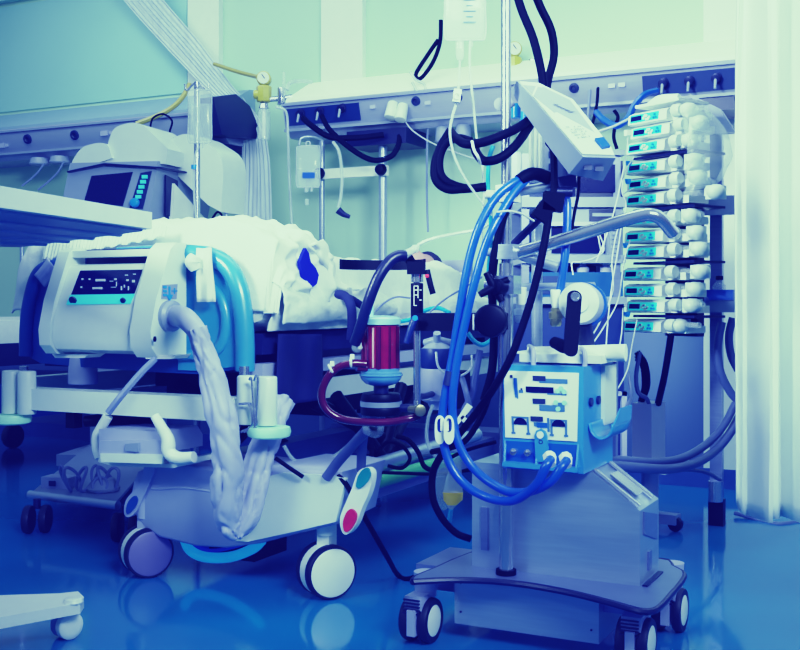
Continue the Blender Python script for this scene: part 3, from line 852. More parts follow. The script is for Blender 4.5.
# sticker, arrow, hose port on the near end cap
def onface(px, py, dy=0.):
    """front of the near end cap"""
    y = YP - .06
    for _ in range(5):
        p = bp(px, py, y)
        f = (z(300) - p.z) / (z(300) - z(330))
        y = YP + .075 - .106 - .0265 * max(-1.5, min(1, f)) if f > 0 else YP + .075 - .106 - .0445 * f
    return V((p.x, y - .004 + dy, p.z))
XS = bp(162, 300, YP).x
def side(px, py, off=.003):
    p = onx(BED, px, py, XS); return V((XS + off, p.y, p.z))
m = MB(BED); m.prism([side(a, b) for a, b in [(162, 285), (177, 284), (176, 299), (161, 299)]], (-.002, 0, 0)); st = m.build('sticker', 'grey_plastic', ec)
m = MB(BED)
p = side(168.5, 291, .004); m.box(p, (.003, .008, .03)); m.prism([p + V((0, -.018, -.012)), p + V((0, .018, -.012)), p + V((0, 0, -.034))], (.002, 0, 0))
for k in range(3):
    p = side(164, 287 + k * 4, .004); m.box(p, (.003, .018, .008))
p = side(173.5, 291, .004); m.box(p, (.003, .03, .003)); m.box(p, (.003, .004, .02))
m.build('arrow_mark', 'button_blue', st)
pc = side(168, 316, .0)
m = MB(BED); m.lathe([(.052, -.01), (.052, .022), (.042, .03), (.034, .03)], pc, V((1, -.12, 0)), 28); m.build('hose_collar', 'grey_plastic', ec)
p = onface(156, 339, -.002); m = MB(BED); m.ball(p, (.006, .006, .011), 10); m.build('screw_hole', 'black_plastic', ec)
slab('foot', [(52, 354), (90, 354), (84, 358), (55, 358)], YP + .02, .08, 'white_plastic', pump)
slab('foot', [(143, 355), (176, 355), (172, 359), (146, 359)], YP - .02, .08, 'white_plastic', pump)

# hose in a fabric sleeve
h0 = pc + V((.015, .0, 0))
def bpY(px, py, y): return bp(px, py, y)
hose = thingF('air_hose', 'grey air hose in a crumpled fabric sleeve drooping from the cream mattress pump', 'hose', BED, (.42, -.3, .2))
m = MB(BED); m.tube([h0, h0 + V((.05, -.02, -.0)), bp(187, 320, -.28), bp(197, 332, -.31), bp(201, 348, -.3)], [.034, .036, .034, .030, .030], 18, 8); m.build('nozzle', 'lavender_plastic', hose)
def sleeve(pts, rad, seed, name):
    P = catmull(pts, 18)
    rings = []
    u = None
    for i, c in enumerate(P):
        d = (P[min(i + 1, len(P) - 1)] - P[max(i - 1, 0)]).normalized()
        if u is None: u, w = perp(d)
        else:
            u = (u - d * u.dot(d)).normalized(); w = d.cross(u)
        t = i / (len(P) - 1) * (len(rad) - 1); k = min(int(t), len(rad) - 2); r = rad[k] * (1 - (t - k)) + rad[k + 1] * (t - k)
        ring = []
        for q in range(44):
            a = 2 * math.pi * q / 44
            n3 = V((math.cos(a) * 1.1, math.sin(a) * 1.1, i * .045 + seed))
            tw_ = a + i * .012
            rr = r * (1 + .20 * noise.noise(n3) - 1.0 * max(0, .20 - abs(noise.noise(V((math.cos(tw_) * .95, math.sin(tw_) * .95, i * .034 + seed * 3))))) - .55 * max(0, .2 - abs(noise.noise(V((math.cos(tw_) * 1.4, math.sin(tw_) * 1.4, i * .05 + seed * 5))))))
            ring.append(c + u * math.cos(a) * rr + w * math.sin(a) * rr * .8)
        rings.append(ring)
    m = MB(BED); m.loft(rings); return m.build(name, 'sleeve_fabric', hose, angle=80)
sleeve([bp(x, y, yy) for x, y, yy in [(197, 328, -.32), (203, 348, -.31), (211, 375, -.30), (221, 410, -.29), (227, 445, -.28), (228, 480, -.27), (226, 505, -.26), (229, 525, -.24), (236, 536, -.22)]],
       [.038, .040, .052, .062, .062, .064, .060, .052, .03], 1.3, 'fabric_sleeve')
sleeve([bp(x, y, yy) for x, y, yy in [(234, 535, -.21), (246, 515, -.17), (254, 480, -.14), (262, 450, -.10), (274, 420, -.06), (284, 402, .0)]],
       [.04, .058, .062, .056, .05, .045], 7.7, 'fabric_sleeve')
wire('power_cable', 'grey cord slanting from the cream mattress pump over the foot bar', 'cord', [(155, 359, 3.5), (140, 374, 3.46), (122, 395, 3.42), (108, 413, 3.42)], .011, 'wire_grey')

# ------------------------------------------------------------------ linens
def fold(p, s=1.): return noise.noise(p * s)
def ease(t): t = max(0, min(1, t)); return t * t * (3 - 2 * t)
def blanket(a, b):
    """a along the bed, b across (0 far side, 1 hanging near side)"""
    e0 = ease(a / .10)
    y = .045 + max(0, a - .07) * .65
    hump = 1.205 + .02 * math.sin(y * 7) - .21 * ease((y - .34) / .26)
    L = [(-.60, .93), (-.585, hump - .10), (-.53, hump - .02), (-.3, hump + .005), (0, hump + .01), (.3, hump + .01), (.47, hump - .01), (.555, hump - .07), (.60, hump - .15), (.60, .99), (.575, .945)]
    t = b * (len(L) - 1); k = min(int(t), len(L) - 2); f = t - k
    x = L[k][0] * (1 - f) + L[k + 1][0] * f; zz = L[k][1] * (1 - f) + L[k + 1][1] * f
    p = V((x, y, zz))
    side = ease((b - .62) / .12)
    n1 = abs(fold(p + V((3, 1, 0)), 6.5)); n2 = abs(fold(p + V((0, 5, 2)), 13)); n3 = fold(p, 24)
    amp = .35 + .65 * side
    fz = 1 + 1.2 * math.exp(-((y - .30) / .14) ** 2)
    d = amp * fz * (.066 * (.35 - n1) + .042 * (.3 - n2)) + .010 * n3
    # the mouth of a fold near the end of the heap
    q = V(((y - .40) / .035, (zz - 1.03) / .075, 0)).length
    if side > .5 and q < 1.4: d -= .06 * (1 - q / 1.4)
    nrm = V((side, 0, 1 - side)).normalized()
    p += nrm * d
    p.z = max(p.z, .94 if b > .5 else .90)
    p.z = .90 + (p.z - .90) * (.05 + .95 * e0)
    p.y -= .03 * (1 - e0)
    return p
m = MB(BED); m.grid(blanket, 90, 110)
single(m, 'blanket', 'linen', 'crumpled white blanket heaped high over the foot of the bed', 'blanket', angle=80, solid=.008)
# blue cloth showing in the fold
def bc(p, dx=.62): return onx(BED, p[0], p[1], dx)
m = MB(BED)
lp = [bc(q, .622) for q in [(306, 248), (309, 253), (311, 262), (316, 268), (319, 275), (317, 284), (313, 287), (307, 284), (303, 276), (300, 262), (303, 254)]]
m.prism(lp, (-.012, 0, 0), .003)
single(m, 'blue_cloth', 'royal_cloth', 'royal blue cloth peeping out of the fold in the white blanket heap', 'cloth')
m = MB(BED)
def lip(a, b):
    i = a * 10
    pts = [(309, 246), (315, 252), (318, 262), (323, 270), (325, 282), (332, 290), (342, 294)]
    k = min(int(a * 6), 5); f = a * 6 - k
    px = pts[k][0] * (1 - f) + pts[k + 1][0] * f + b * (14 - 4 * a); py = pts[k][1] * (1 - f) + pts[k + 1][1] * f - b * 7
    q = bc((px, py), .60 + .04 * math.sin(b * 3.14))
    return q
m.grid(lip, 24, 8)
m.F = BED
single(m, 'blanket_corner', 'linen', 'white blanket corner folded back beside the royal blue cloth', 'blanket', angle=80, solid=.006)
# sheet hem hanging over the near mattress edge
def sheet(a, b):
    y = .03 + a * 1.74
    bx_ = math.sin(min(1, b * 1.0) * math.pi)
    body = .11 * math.exp(-((b - .60) / .17) ** 2) * (1 - .4 * ease((y - 1.4) / .5)) + .03 * math.exp(-((b - .62) / .3) ** 2)
    top = .985 + body * ease((2.0 - y) / .25 + .1) * ease((y - .3) / .2 + .4)
    L = [(-.565, .88), (-.56, .975), (-.45, .985), (.46, .985), (.555, .965), (.575, .90), (.566, .845)]
    t = b * (len(L) - 1); k = min(int(t), len(L) - 2); f = t - k
    x = L[k][0] * (1 - f) + L[k + 1][0] * f; zz = L[k][1] * (1 - f) + L[k + 1][1] * f
    if 1 <= k <= 4: zz = max(zz, zz + top - .985)
    p = V((x, y, zz))
    d = .028 * (abs(fold(p + V((9, 2, 0)), 7)) - .2) + .012 * (abs(fold(p + V((1, 8, 0)), 15)) - .2)
    side = ease((b - .75) / .1)
    return p + V((side * max(d, -.004) + side * .004, 0, (1 - side) * d))
m = MB(BED); m.grid(sheet, 110, 80)
single(m, 'bed_sheet', 'linen', 'white rumpled bed sheet spread over the mattress and tucked along the edge', 'sheet', angle=80, solid=.006)
# heap of linen that bulges over the mattress edge below the blanket
def bulge(a, b):
    y = .03 + a * .95
    th = -0.55 + b * 2.5
    rr = .095 + .02 * fold(V((y * 6, b * 3, 2))) + .012 * abs(fold(V((y * 16, b * 6, 7))))
    e = math.sin(math.pi * (.5 + .5 * min(1, max(0, a)))) ** .35 + .02
    return V((.55 + rr * .9 * math.cos(th) * e, y, .920 + rr * math.sin(th) * e))
m = MB(BED); m.grid(bulge, 60, 30)
single(m, 'folded_sheet', 'linen_soft', 'thick roll of folded white sheet bulging over the mattress edge', 'sheet', angle=80, solid=.006)
# lace-like fringe behind the pump at the far corner
def fringe(a, b):
    q0 = bp(50, 238, .0).lerp(bp(170, 226, .0), a)
    return V((q0.x, -.02 + .004 * math.sin(a * 210) * (.3 + b) - .02 * b, q0.z - b * (.085 - .045 * a) + .004 * math.sin(a * 60)))
m = MB(BED); m.grid(fringe, 300, 8)
single(m, 'cover_fringe', 'linen_soft', 'pleated white cover edge hanging behind the cream mattress pump', 'cover', angle=80, solid=.004)
# band tied over the footboard tube
def band(a, b):
    q = [(203, 244, .05), (204, 249, -.06), (204, 258, -.075), (205, 280, -.07), (206, 302, -.07)]
    k = min(int(a * 4), 3); f = a * 4 - k
    w = (7.5 + 1.2 * a) * (b * 2 - 1)
    px = q[k][0] * (1 - f) + q[k + 1][0] * f + w; py = q[k][1] * (1 - f) + q[k + 1][1] * f
    return bp(px, py, q[k][2] * (1 - f) + q[k + 1][2] * f - .006 * math.sin(b * 9 + a * 3))
m = MB(BED); m.grid(band, 20, 10)
single(m, 'tie_band', 'linen', 'white cloth band hanging over the teal footboard tube', 'band', solid=.006)
m = MB(BED); m.tube([bp(196, 256, -.08), bp(193, 262, -.085), bp(196, 270, -.08)], [.02, .028, .018], 12)
single(m, 'cloth_knot', 'linen_soft', 'small white knot of cloth beside the hanging band on the footboard', 'cloth')
def band2(a, b):
    q = [(52, 264), (44, 272), (34, 281)]
    k = min(int(a * 2), 1); f = a * 2 - k
    px = q[k][0] * (1 - f) + q[k + 1][0] * f; py = q[k][1] * (1 - f) + q[k + 1][1] * f
    return bp(px + (b * 2 - 1) * 5 + a * 5, py + (b * 2 - 1) * 6, -.055 - .01 * math.sin(b * 8))
m = MB(BED); m.grid(band2, 12, 8)
single(m, 'restraint_strap', 'sleeve_fabric', 'grey strap wrapped around the far corner of the blue footboard', 'strap', solid=.006)
# blue drape hanging from the mattress edge
def drape(a, b):
    px = 278 + b * (322 - 278) - (2 - b * 4) * a
    py = 334 + a * (70 - 6 * abs(b - .3))
    return onx(BED, px, py, .575 + .012 * math.sin(b * 9 + a) + .01 * a)
m = MB(BED); m.grid(drape, 20, 30)
single(m, 'blue_drape', 'navy_cloth', 'dark blue cloth hanging down from the mattress edge behind the bumper', 'drape', angle=80, solid=.005)
# pillow and person
def pillow(o, c, s, label):
    m = MB(BED)
    rings = []
    for i in range(1, 16):
        f = -1 + 2 * i / 16
        e = (1 - abs(f) ** 3.2) ** .5
        rings.append([V((c[0] + s[0] * math.copysign(abs(math.cos(a)) ** .6, math.cos(a)) * (.88 + .12 * e), c[1] + s[1] * f, c[2] + s[2] * e * math.copysign(abs(math.sin(a)) ** .8, math.sin(a)) + .008 * fold(V((math.cos(a) * 3, f * 4, c[0]))))) for a in [2 * math.pi * k / 26 for k in range(26)]])
    m.loft(rings)
    return single(m, 'pillow', 'linen', label, 'pillow', angle=70)
pillow(None, (.12, 2.02, .965), (.33, .2, .055), 'white pillow under the head of the person in bed')
# person lying under the sheet, head towards the wall
PX = .20
m = MB(BED)
prof = [  # y, cx, rx, rz, z
    (.62, PX, .06, .05, 1.03), (.70, PX, .13, .07, 1.03), (1.0, PX, .15, .075, 1.03), (1.2, PX, .19, .09, 1.035), (1.35, PX, .17, .09, 1.035),
    (1.55, PX, .2, .10, 1.04), (1.66, PX, .215, .085, 1.05), (1.72, PX, .15, .07, 1.055), (1.76, PX, .07, .06, 1.07), (1.81, PX, .056, .056, 1.085),
    (1.835, PX, .05, .066, 1.10), (1.86, PX, .062, .088, 1.098), (1.90, PX, .072, .098, 1.096), (1.94, PX, .077, .100, 1.092), (1.99, PX, .078, .096, 1.088), (2.03, PX, .068, .082, 1.084), (2.06, PX, .045, .052, 1.08), (2.072, PX, .015, .02, 1.078)]
rings = []
for y, cx, rx, rz, zz in prof:
    ring = []
    for k in range(32):
        a = 2 * math.pi * k / 32
        dz = 0
        up = max(0, math.sin(a)) ** 10
        if 1.87 <= y <= 1.93: dz = .022 * max(0, math.sin(a)) ** 40          # nose
        if abs(y - 1.95) < .012: dz = -.010 * max(0, math.sin(a)) ** 6       # eye line
        if y == 1.86: dz = -.004 * up
        ring.append(V((cx + rx * math.cos(a), y, zz + rz * math.sin(a) + dz)))
    rings.append(ring)
m.loft(rings)
for s in (-1, 1):
    m.ball((PX + s * .08, 1.965, 1.08), (.012, .03, .02), 10)
    m.tube([(PX + s * .20, 1.64, 1.04), (PX + s * .25, 1.45, 1.03), (PX + s * .24, 1.25, 1.03), (PX + s * .16, 1.12, 1.04)], [.05, .042, .036, .028], 12)
body = m.build('person', 'skin_tone', None, angle=70)
b0 = BED @ V((PX, 1.2, .99)); body.data.transform(Matrix.Translation(-b0)); body.location = b0
tag(body, 'person with short dark hair lying covered in the hospital bed', 'person')
m = MB(BED)
rings = []
for y, rx, rz, zz in ((1.93, .086, .07, 1.06), (1.965, .090, .100, 1.078), (2.0, .092, .112, 1.088), (2.04, .084, .104, 1.088), (2.08, .06, .072, 1.084), (2.10, .014, .016, 1.08)):
    rings.append([V((PX + rx * math.cos(a), y - (.02 if math.sin(a) > .6 else 0) * 0 + .03 * max(0, math.sin(a)), zz + rz * math.sin(a))) for a in [2 * math.pi * k / 24 for k in range(24)]])
m.loft(rings); m.build('hair', 'hair_dark', body, angle=70)

# ------------------------------------------------------------------ overbed table
ZT = 1.15
A = onz(I4, 152, 229, ZT); B_ = onz(I4, -60, 199, ZT); D = onz(I4, 22, 246, ZT); E = onz(I4, -90, 244, ZT)
t = thing('overbed_table', 'white overbed table with a blue underside in front of the ventilator', 'table', (B_.x, B_.y + .3, 0))
m = MB(); m.prism([A, B_, E, D], (0, 0, .047), .008); m.build('table_top', 'white_plastic', t)
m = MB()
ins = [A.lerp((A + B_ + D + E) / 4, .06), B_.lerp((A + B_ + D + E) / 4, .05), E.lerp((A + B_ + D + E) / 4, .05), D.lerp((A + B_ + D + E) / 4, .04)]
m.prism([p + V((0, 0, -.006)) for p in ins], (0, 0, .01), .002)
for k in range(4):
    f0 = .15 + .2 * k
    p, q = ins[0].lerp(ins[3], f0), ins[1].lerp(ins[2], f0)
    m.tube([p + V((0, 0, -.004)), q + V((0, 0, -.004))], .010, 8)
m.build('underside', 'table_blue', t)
# base foot with castor
q = [onz(I4, a, b, .09) for a, b in [(-60, 612), (0, 604), (60, 602), (78, 600), (84, 606), (80, 612), (0, 627), (-60, 640)]]
m = MB(); m.prism([V((p.x, p.y, .085)) for p in q], (0, 0, .03), .008); m.build('base_foot', 'white_plastic', t)
p = onz(I4, 73, 602, .115)
m = MB(); m.cyl((p.x, p.y, .112), (p.x, p.y, .126), .028, .025, 18, .004); m.build('castor_cap', 'white_plastic', t)
c = onz(I4, 67, 640, 0)
m = MB(); m.cyl((c.x + .004, c.y + .02, .07), (c.x + .004, c.y + .02, .1), .016, None, 12)
m.lathe([(.036, -.018), (.038, -.01), (.038, .01), (.034, .016)], (c.x - .016, c.y + .03, .039), V((.9, -.45, 0)), 26)
cs = m.build('castor', 'grey_plastic', t)
m = MB(); m.lathe([(.038, -.012), (.038, .008), (.033, .014), (.02, .017), (0, .018)], (c.x + .006, c.y + .005, .039), V((.75, -.66, 0)), 26); m.build('wheel', 'white_plastic', cs)
m = MB(); xx = B_.x - .12; m.span((xx - .04, B_.y + .1, .1), (xx + .04, B_.y + .2, ZT), .01); m.build('column', 'white_plastic', t)
# ------------------------------------------------------------------ trolley under the foot end
TR = frame(0, 0, 0, 0)
zt = .14
q = [onz(I4, a, b, zt) for a, b in [(33, 494), (116, 505), (158, 456), (90, 446)]]
cen2 = sum(q, V((0, 0, 0))) / 4
t = thing('floor_trolley', 'low grey trolley platform on dark castors under the foot of the bed', 'trolley', (cen2.x, cen2.y, 0))
m = MB(); m.prism(q, (0, 0, .012), .003); m.build('platform', 'grey_plastic', t)
m = MB(); m.tube([q[0] + V((-.01, -.01, 0)), q[1] + V((.01, -.01, 0))], .018, 12); m.build('front_tube', 'steel', t)
for px, py in ((37, 533), (126, 541)):
    c = onz(I4, px, py, 0)
    g = MB(); g.cyl((c.x, c.y, .10), (c.x, c.y, .14), .015); g = g.build('castor', 'dark_metal', t)
    for s in (-1, 1):
        m = MB(); m.cyl((c.x + s * .032 - .016, c.y + s * .008, .057), (c.x + s * .032 + .016, c.y - .0 + s * .008, .057), .057, None, 24, .008); m.build('wheel', 'tyre', g)
m = MB(); p = q[3]
pl = pix(22, 300, 5.0)
a = onz(I4, 57, 478, zt + .03)
m = MB(); rot = Matrix.Rotation(R(-14), 3, 'Z')
c = onz(I4, 60, 487, zt + .012)
ps = thing('power_strip', 'grey socket strip lying on the low trolley platform', 'power strip', c)
m = MB(); m.box(c + V((0, 0, .022)), (.13, .085, .05), rot, .008); m.build('strip_body', 'lavender_plastic', ps)
m = MB(); m.box(c + V((-.02, -.0437, .022)) , (.03, .004, .022), rot, .002); m.build('socket', 'mark_dark', ps)
m = MB()
rnd = random.Random(3)
cc = onz(I4, 90, 492, zt + .012)
m = MB()
pts = []
for k in range(60):
    a = k * .62
    pts.append(cc + V((-.13 + .26 * k / 60 + .02 * math.cos(a * 1.3), .03 * math.sin(a * .7), .055 + .05 * math.sin(a))))
m.tube(pts, .007, 6, 3)
m.tube([cc + V((.05 + .03 * math.cos(a), -.03 + .01 * math.sin(a), .035 + .03 * math.sin(a))) for a in [k * .6 for k in range(22)]], .006, 6, 3)
single(m, 'coiled_cable', 'wire_grey', 'tangled grey cable bundle heaped beside the socket strip', 'cable')
m = MB(); m.cyl((cc.x + .05, cc.y + .02, zt + .012), (cc.x + .05, cc.y + .02, zt + .07), .07, .05, 18, .015)
single(m, 'foot_switch', 'grey_plastic', 'dim rounded grey unit lying under the tangled cables', 'foot switch')

# ------------------------------------------------------------------ neighbouring bed far behind on the same wall
NB = ROOM @ Matrix.Translation((-3.95, -2.2, 0))
t = thingF('hospital_bed', 'dim neighbouring bed glimpsed behind the far end of the footboard', 'bed', NB)
m = MB(NB); m.span((-.45, 0, .72), (.62, 1.9, .84), .04, 3); m.build('mattress', 'linen', t)
m = MB(NB); m.span((-.45, .0, .60), (.62, 1.9, .72), .01); m.build('deck', 'navy_plastic', t)
m = MB(NB); m.span((-.4, .1, .3), (.55, 1.8, .5), .02); m.build('chassis', 'bed_blue', t)
for x in (-.3, .5):
    for y in (.2, 1.7):
        m = MB(NB); m.cyl((x - .03, y, .075), (x + .03, y, .075), .075, None, 24, .01); m.span((x - .025, y - .03, .1), (x + .025, y + .03, .32), .008); m.build('castor', 'tyre', t)
m = MB(NB); m.tube([(.42, .2, .52), (.50, .6, .36), (.52, 1.0, .34)], .03, 10); m.build('strut', 'lavender_plastic', t)
pl = pix(22, 300, 6.1)
m = MB(); m.cyl((pl.x, pl.y, .55), (pl.x, pl.y, 1.45), .012, None, 10); m.build('drip_rod', 'steel', t)
# ------------------------------------------------------------------ steel trolley with mast
CI = CART.inverted()
def cp_(px, py, y=0.): return onp(CART, px, py, y)
def cpoly(pts, y): return [V((p.x, y, p.z)) for p in (cp_(a, b, y) for a, b in pts)]
ZP = .20
cart = thingF('perfusion_trolley', 'brushed steel trolley with mast and curved base plate carrying the blue device', 'trolley', CART, (.25, .08, 0))
# base plate outline on z
ol = [onz(CART, a, b, ZP) for a, b in [(413, 579), (440, 577.5), (475, 577.5), (510, 580), (545, 585), (580, 592), (615, 601), (640, 608), (652, 608), (660, 603), (672, 590), (683, 576), (682, 570), (672, 565)]]
xr_ = ol[-1].x
ol += [V((xr_ - .02, ol[-1].y + .05, ZP)), V((xr_ - .08, ol[-1].y + .07, ZP)), V((.0, ol[-1].y + .02, ZP))]
q = onz(CART, 470, 556, ZP); ol += [V((q.x - .02, max(q.y, .14), ZP)), onz(CART, 436, 567, ZP), onz(CART, 416, 575, ZP)]
m = MB(CART); m.prism([V((p.x, p.y, ZP - .012)) for p in ol], (0, 0, .012), .003); plate = m.build('base_plate', 'steel_dark', cart)
m = MB(CART); m.tube([V((p.x, p.y, ZP - .008)) for p in ol] + [V((ol[0].x, ol[0].y, ZP - .008))], .009, 8, 2); m.build('edge_strip', 'navy_plastic', plate)
# cabinet with chamfered shoulder
fp = [V((.0, 0, ZP)), V((.478, 0, ZP)), V((.478, 0, .397)), V((.345, 0, .494)), V((.0, 0, .494))]
m = MB(CART); m.prism(fp, (0, .20, 0), .005); cab = m.build('cabinet', 'steel', cart)
m = MB(CART)
d0, d1 = V((.352, 0, .496)), V((.474, 0, .407))
for yy in (.012, .15): m.tube([d0 + V((0, yy, 0)), d1 + V((0, yy, 0))], .006, 8)
m.prism([d0 + V((.03, .05, -.02)), d0 + V((.03, .12, -.02)), d1 + V((-.02, .12, .018)), d1 + V((-.02, .05, .018))], (.003, 0, .004), .001)
m.build('shoulder_trim', 'chrome', cab)
m = MB(CART); m.box((.4805, .09, .25), (.006, .03, .05)); m.prism([V((.4785, .03, .33)), V((.4785, .17, .29)), V((.4785, .17, .36)), V((.4785, .03, .39))], (.004, 0, 0)); m.build('side_panel', 'steel_dark', cab)
m = MB(CART); m.span((.484, -.0, ZP - .001), (.498, .17, ZP + .004), .001); m.build('plate_slot', 'navy_plastic', plate)
m = MB(CART); p = onz(CART, 487, 560, ZP); m.box((.04, -.004, .31), (.02, .006, .12), None, .002); m.build('side_latch', 'steel_dark', cab)
# lower box
x0, x1 = cp_(456, 600, -.03).x, cp_(600, 620, -.03).x
zb = .95 - 333 / 1100 * 3.0
m = MB(CART); m.span((x0, -.04, .045), (x1, .26, ZP - .012), .004); lb = m.build('lower_box', 'steel', cart)
m = MB(CART)
for k in range(2):
    for s in (x0 + .02, x1 - .02): m.cyl((s, -.041, .08 + k * .08), (s, -.044, .08 + k * .08), .003, None, 8)
m.build('rivet', 'dark_metal', lb)
m = MB(CART); m.span((x0 - .14, .0, .12), (x0 + .01, .24, ZP - .012), .004); m.build('lower_frame', 'steel_dark', cart); m = MB(CART); m.span((x1 - .01, .0, .12), (x1 + .1, .24, ZP - .012), .004); m.build('lower_frame', 'steel_dark', cart)
# castors
for (px, py, n) in ((421, 641, 0), (636, 664, 1), (670, 630, 2)):
    c = onz(CART, px, py, 0); r = .062
    c = V((c.x, c.y, r))
    g = MB(CART); g.cyl((c.x, c.y + .03, .12), (c.x, c.y + .03, ZP - .012), .03, .034, 16)
    g.span((c.x - .026, c.y - .05, .082), (c.x + .026, c.y + .03, .135), .012)
    g.span((c.x - .012, c.y - .066, .03), (c.x + .012, c.y - .03, .10), .004)
    cs = g.build('castor', 'lavender_plastic', cart)
    m = MB(CART)
    for k in range(5): m.box((c.x - .004, c.y - .052 + k * .001, .09 + k * .009), (.05, .012, .004))
    m.build('brake_pedal', 'navy_plastic', cs)
    for s in (-1, 1):
        m = MB(CART); ax = V((1, 0, 0)); cc = c + ax * s * .028
        m.lathe([(r * .68, -.013), (r * .95, -.013), (r, -.007), (r, .007), (r * .95, .013), (r * .68, .013)], cc, ax, 32); ty = m.build('tyre', 'tyre', cs)
        m = MB(CART)
        pr = [(.008, -.012), (r * .74, -.014), (r * .74, .012), (r * .55, .016), (0, .017)] if s > 0 else [(0, -.017), (r * .55, -.016), (r * .74, -.012), (r * .74, .014), (.008, .012)]
        m.lathe(pr, cc, ax, 30); m.build('hub', 'white_plastic', ty)
# mast
MX, MY = .119, -.042
mw = CART @ V((MX, MY, 0))
m = MB(CART); m.cyl((MX, MY, ZP), (MX, MY, 1.05), .0195, None, 24); m.cyl((MX, MY, 1.04), (MX, MY, 2.25), .0135, None, 20); mast = m.build('mast', 'chrome', cart)
m = MB(CART); m.cyl((MX, MY, ZP), (MX, MY, ZP + .014), .028, None, 24); m.build('mast_collar', 'black_rubber', mast)
def mz(py): return CAM.z - (py - HOR) / FOC * mw.y
def clamp(py, h, mt, w=.05, arm=None):
    zz = mz(py)
    m = MB(CART); m.box((MX + .006, MY, zz), (w, .058, h), None, .006); m.cyl((MX - w * .5, MY - .01, zz), (MX - w * .5 - .03, MY - .015, zz), .012, None, 10); return m.build('mast_clamp', mt, mast)
clamp(194, .045, 'white_plastic'); clamp(285, .05, 'chrome', .055)
c2 = clamp(252, .04, 'steel')
# star knob on the clamp
m = MB()
kc = pix(494, 287, 2.98)
for a in range(4): m.cyl(kc, kc + V((.045 * math.cos(a * 1.57 + .5), -.005, .045 * math.sin(a * 1.57 + .5))), .014, .009, 10)
m.cyl(kc + V((0, -.015, 0)), kc + V((.03, .015, 0)), .022, None, 14, .004)
m.build('star_knob', 'black_plastic', mast)
# push handle (bent chrome tube) and short arms
m = MB(); m.tube(px_path([(512, 254, 3.02), (535, 248, 3.0), (575, 236, 2.97), (615, 223, 2.94), (640, 216, 2.92), (652, 215, 2.91), (662, 220, 2.92), (673, 233, 2.95)]), .018, 14); m.build('push_handle', 'chrome', cart)
m = MB(); m.tube(px_path([(512, 250, 3.03), (530, 258, 3.02), (558, 267, 3.0)]), .016, 12, 3); m.build('cross_arm', 'steel', cart); m = MB(); m.tube(px_path([(508, 192, 3.03), (535, 189, 3.02), (566, 182, 3.0)]), .014, 12, 3); m.build('cross_arm', 'steel', cart)
m = MB(); m.box(pix(566, 183, 2.99), (.05, .05, .035), Matrix.Rotation(R(-10), 3, 'Y'), .006); m.cyl(pix(555, 192, 2.97), pix(572, 192, 2.97), .014, None, 10); m.build('arm_joint', 'dark_metal', cart)
m = MB(); m.cyl(pix(537, 225, 3.2), pix(537, 362, 3.2), .016, None, 14); m.tube(px_path([(505, 287, 3.05), (540, 287, 3.12), (594, 286, 3.18)]), .012, 10, 2); m.build('side_post', 'steel', cart)

# ------------------------------------------------------------------ blue device
DY = -.075
dxl, dxr = cp_(503, 467, DY).x, cp_(583.5, 470, DY).x
dz0, dz1 = .495, cp_(583, 367, DY).z
DD = .27
dev = thingF('blood_warmer', 'bright blue console with white front panel standing on the steel trolley', 'medical device', CART, ((dxl + dxr) / 2, .06, dz0))
m = MB(CART); m.span((dxl, DY, dz0), (dxr, DY + DD, dz1), .008, 3); box = m.build('housing', 'device_blue', dev)
FW, FH = 1, 1
def dvp(px, py, off=.001):
    """pixel on the photo's front face -> local point on the device front (bilinear in the face quad)"""
    u = (px - 509) / 74.; v = (py - 366) / 103.
    xl_ = 509 - 8 * v
    u = (px - xl_) / (583 - xl_)
    return V((dxl + (dxr - dxl) * u, DY - off, dz1 - (dz1 - dz0 - .008) * v))
def dprism(name, pts, mt, parent, off=.003, th=.003, bev=0.):
    m = MB(CART); m.prism([dvp(a, b, off) for a, b in pts], (0, th, 0), bev); return m.build(name, mt, parent)
wp = dprism('front_panel', [(510, 372), (579, 372), (577, 440), (506, 440)], 'panel_white', dev, .004, .005, .001)
def drects(name, rects, mt, off=.006):
    for x0, y0_, x1, y1_ in rects:
        m = MB(CART); m.prism([dvp(x0, y0_, off), dvp(x1, y0_, off), dvp(x1, y1_, off), dvp(x0, y1_, off)], (0, .0025, 0), 0); m.build(name, mt, wp)
drects('panel_print', [(543, 378.5, 569, 383), (521, 379, 522, 400), (519, 380, 521.5, 399), (523, 391, 527, 394), (542, 405, 561, 411), (560, 402, 566, 411), (536, 423, 541, 427), (549, 418, 551, 432), (514, 418, 531, 420), (552, 419, 568, 421), (514, 420, 516, 434), (529, 420, 531, 434), (552, 421, 554, 434), (566, 421, 568, 434), (513, 434, 517, 436), (528, 434, 532, 436), (551, 434, 555, 436), (565, 434, 569, 436), (550, 393, 568, 394.5)], 'mark_blue')
drects('display', [(530, 387, 556, 393)], 'screen_dark', .007)
drects('panel_print', [(537, 376, 549, 381), (536, 399, 548, 404), (533, 417, 545, 422), (515.5, 376, 518, 379), (525, 389, 526.5, 391)], 'mark_dark', .0072)
drects('blue_tile', [(539, 423, 549, 428), (519, 379, 521, 396)], 'device_mid', .0074)
m = MB(CART)
for x, y in ((560, 390.5), (566, 391), (558, 402), (566, 402), (560, 408.5), (563, 388)):
    p = dvp(x, y, .004); m.cyl(p, p + V((0, -.005, 0)), .0065, None, 14)
m.build('soft_key', 'mark_mint', wp)
m = MB(CART)
for cx in (522.5, 560):
    pts = [dvp(cx + 6.5 * math.cos(a), 426 - 7 * math.sin(a), .007) for a in [math.pi * k / 14 for k in range(15)]]
    m.prism(pts, (0, .003, 0))
m.build('dial_gauge', 'screen_dark', wp)
rec = dprism('socket_recess', [(506, 443.5), (537, 443.5), (537, 465), (504, 465)], 'device_mid', dev, .003, .004)
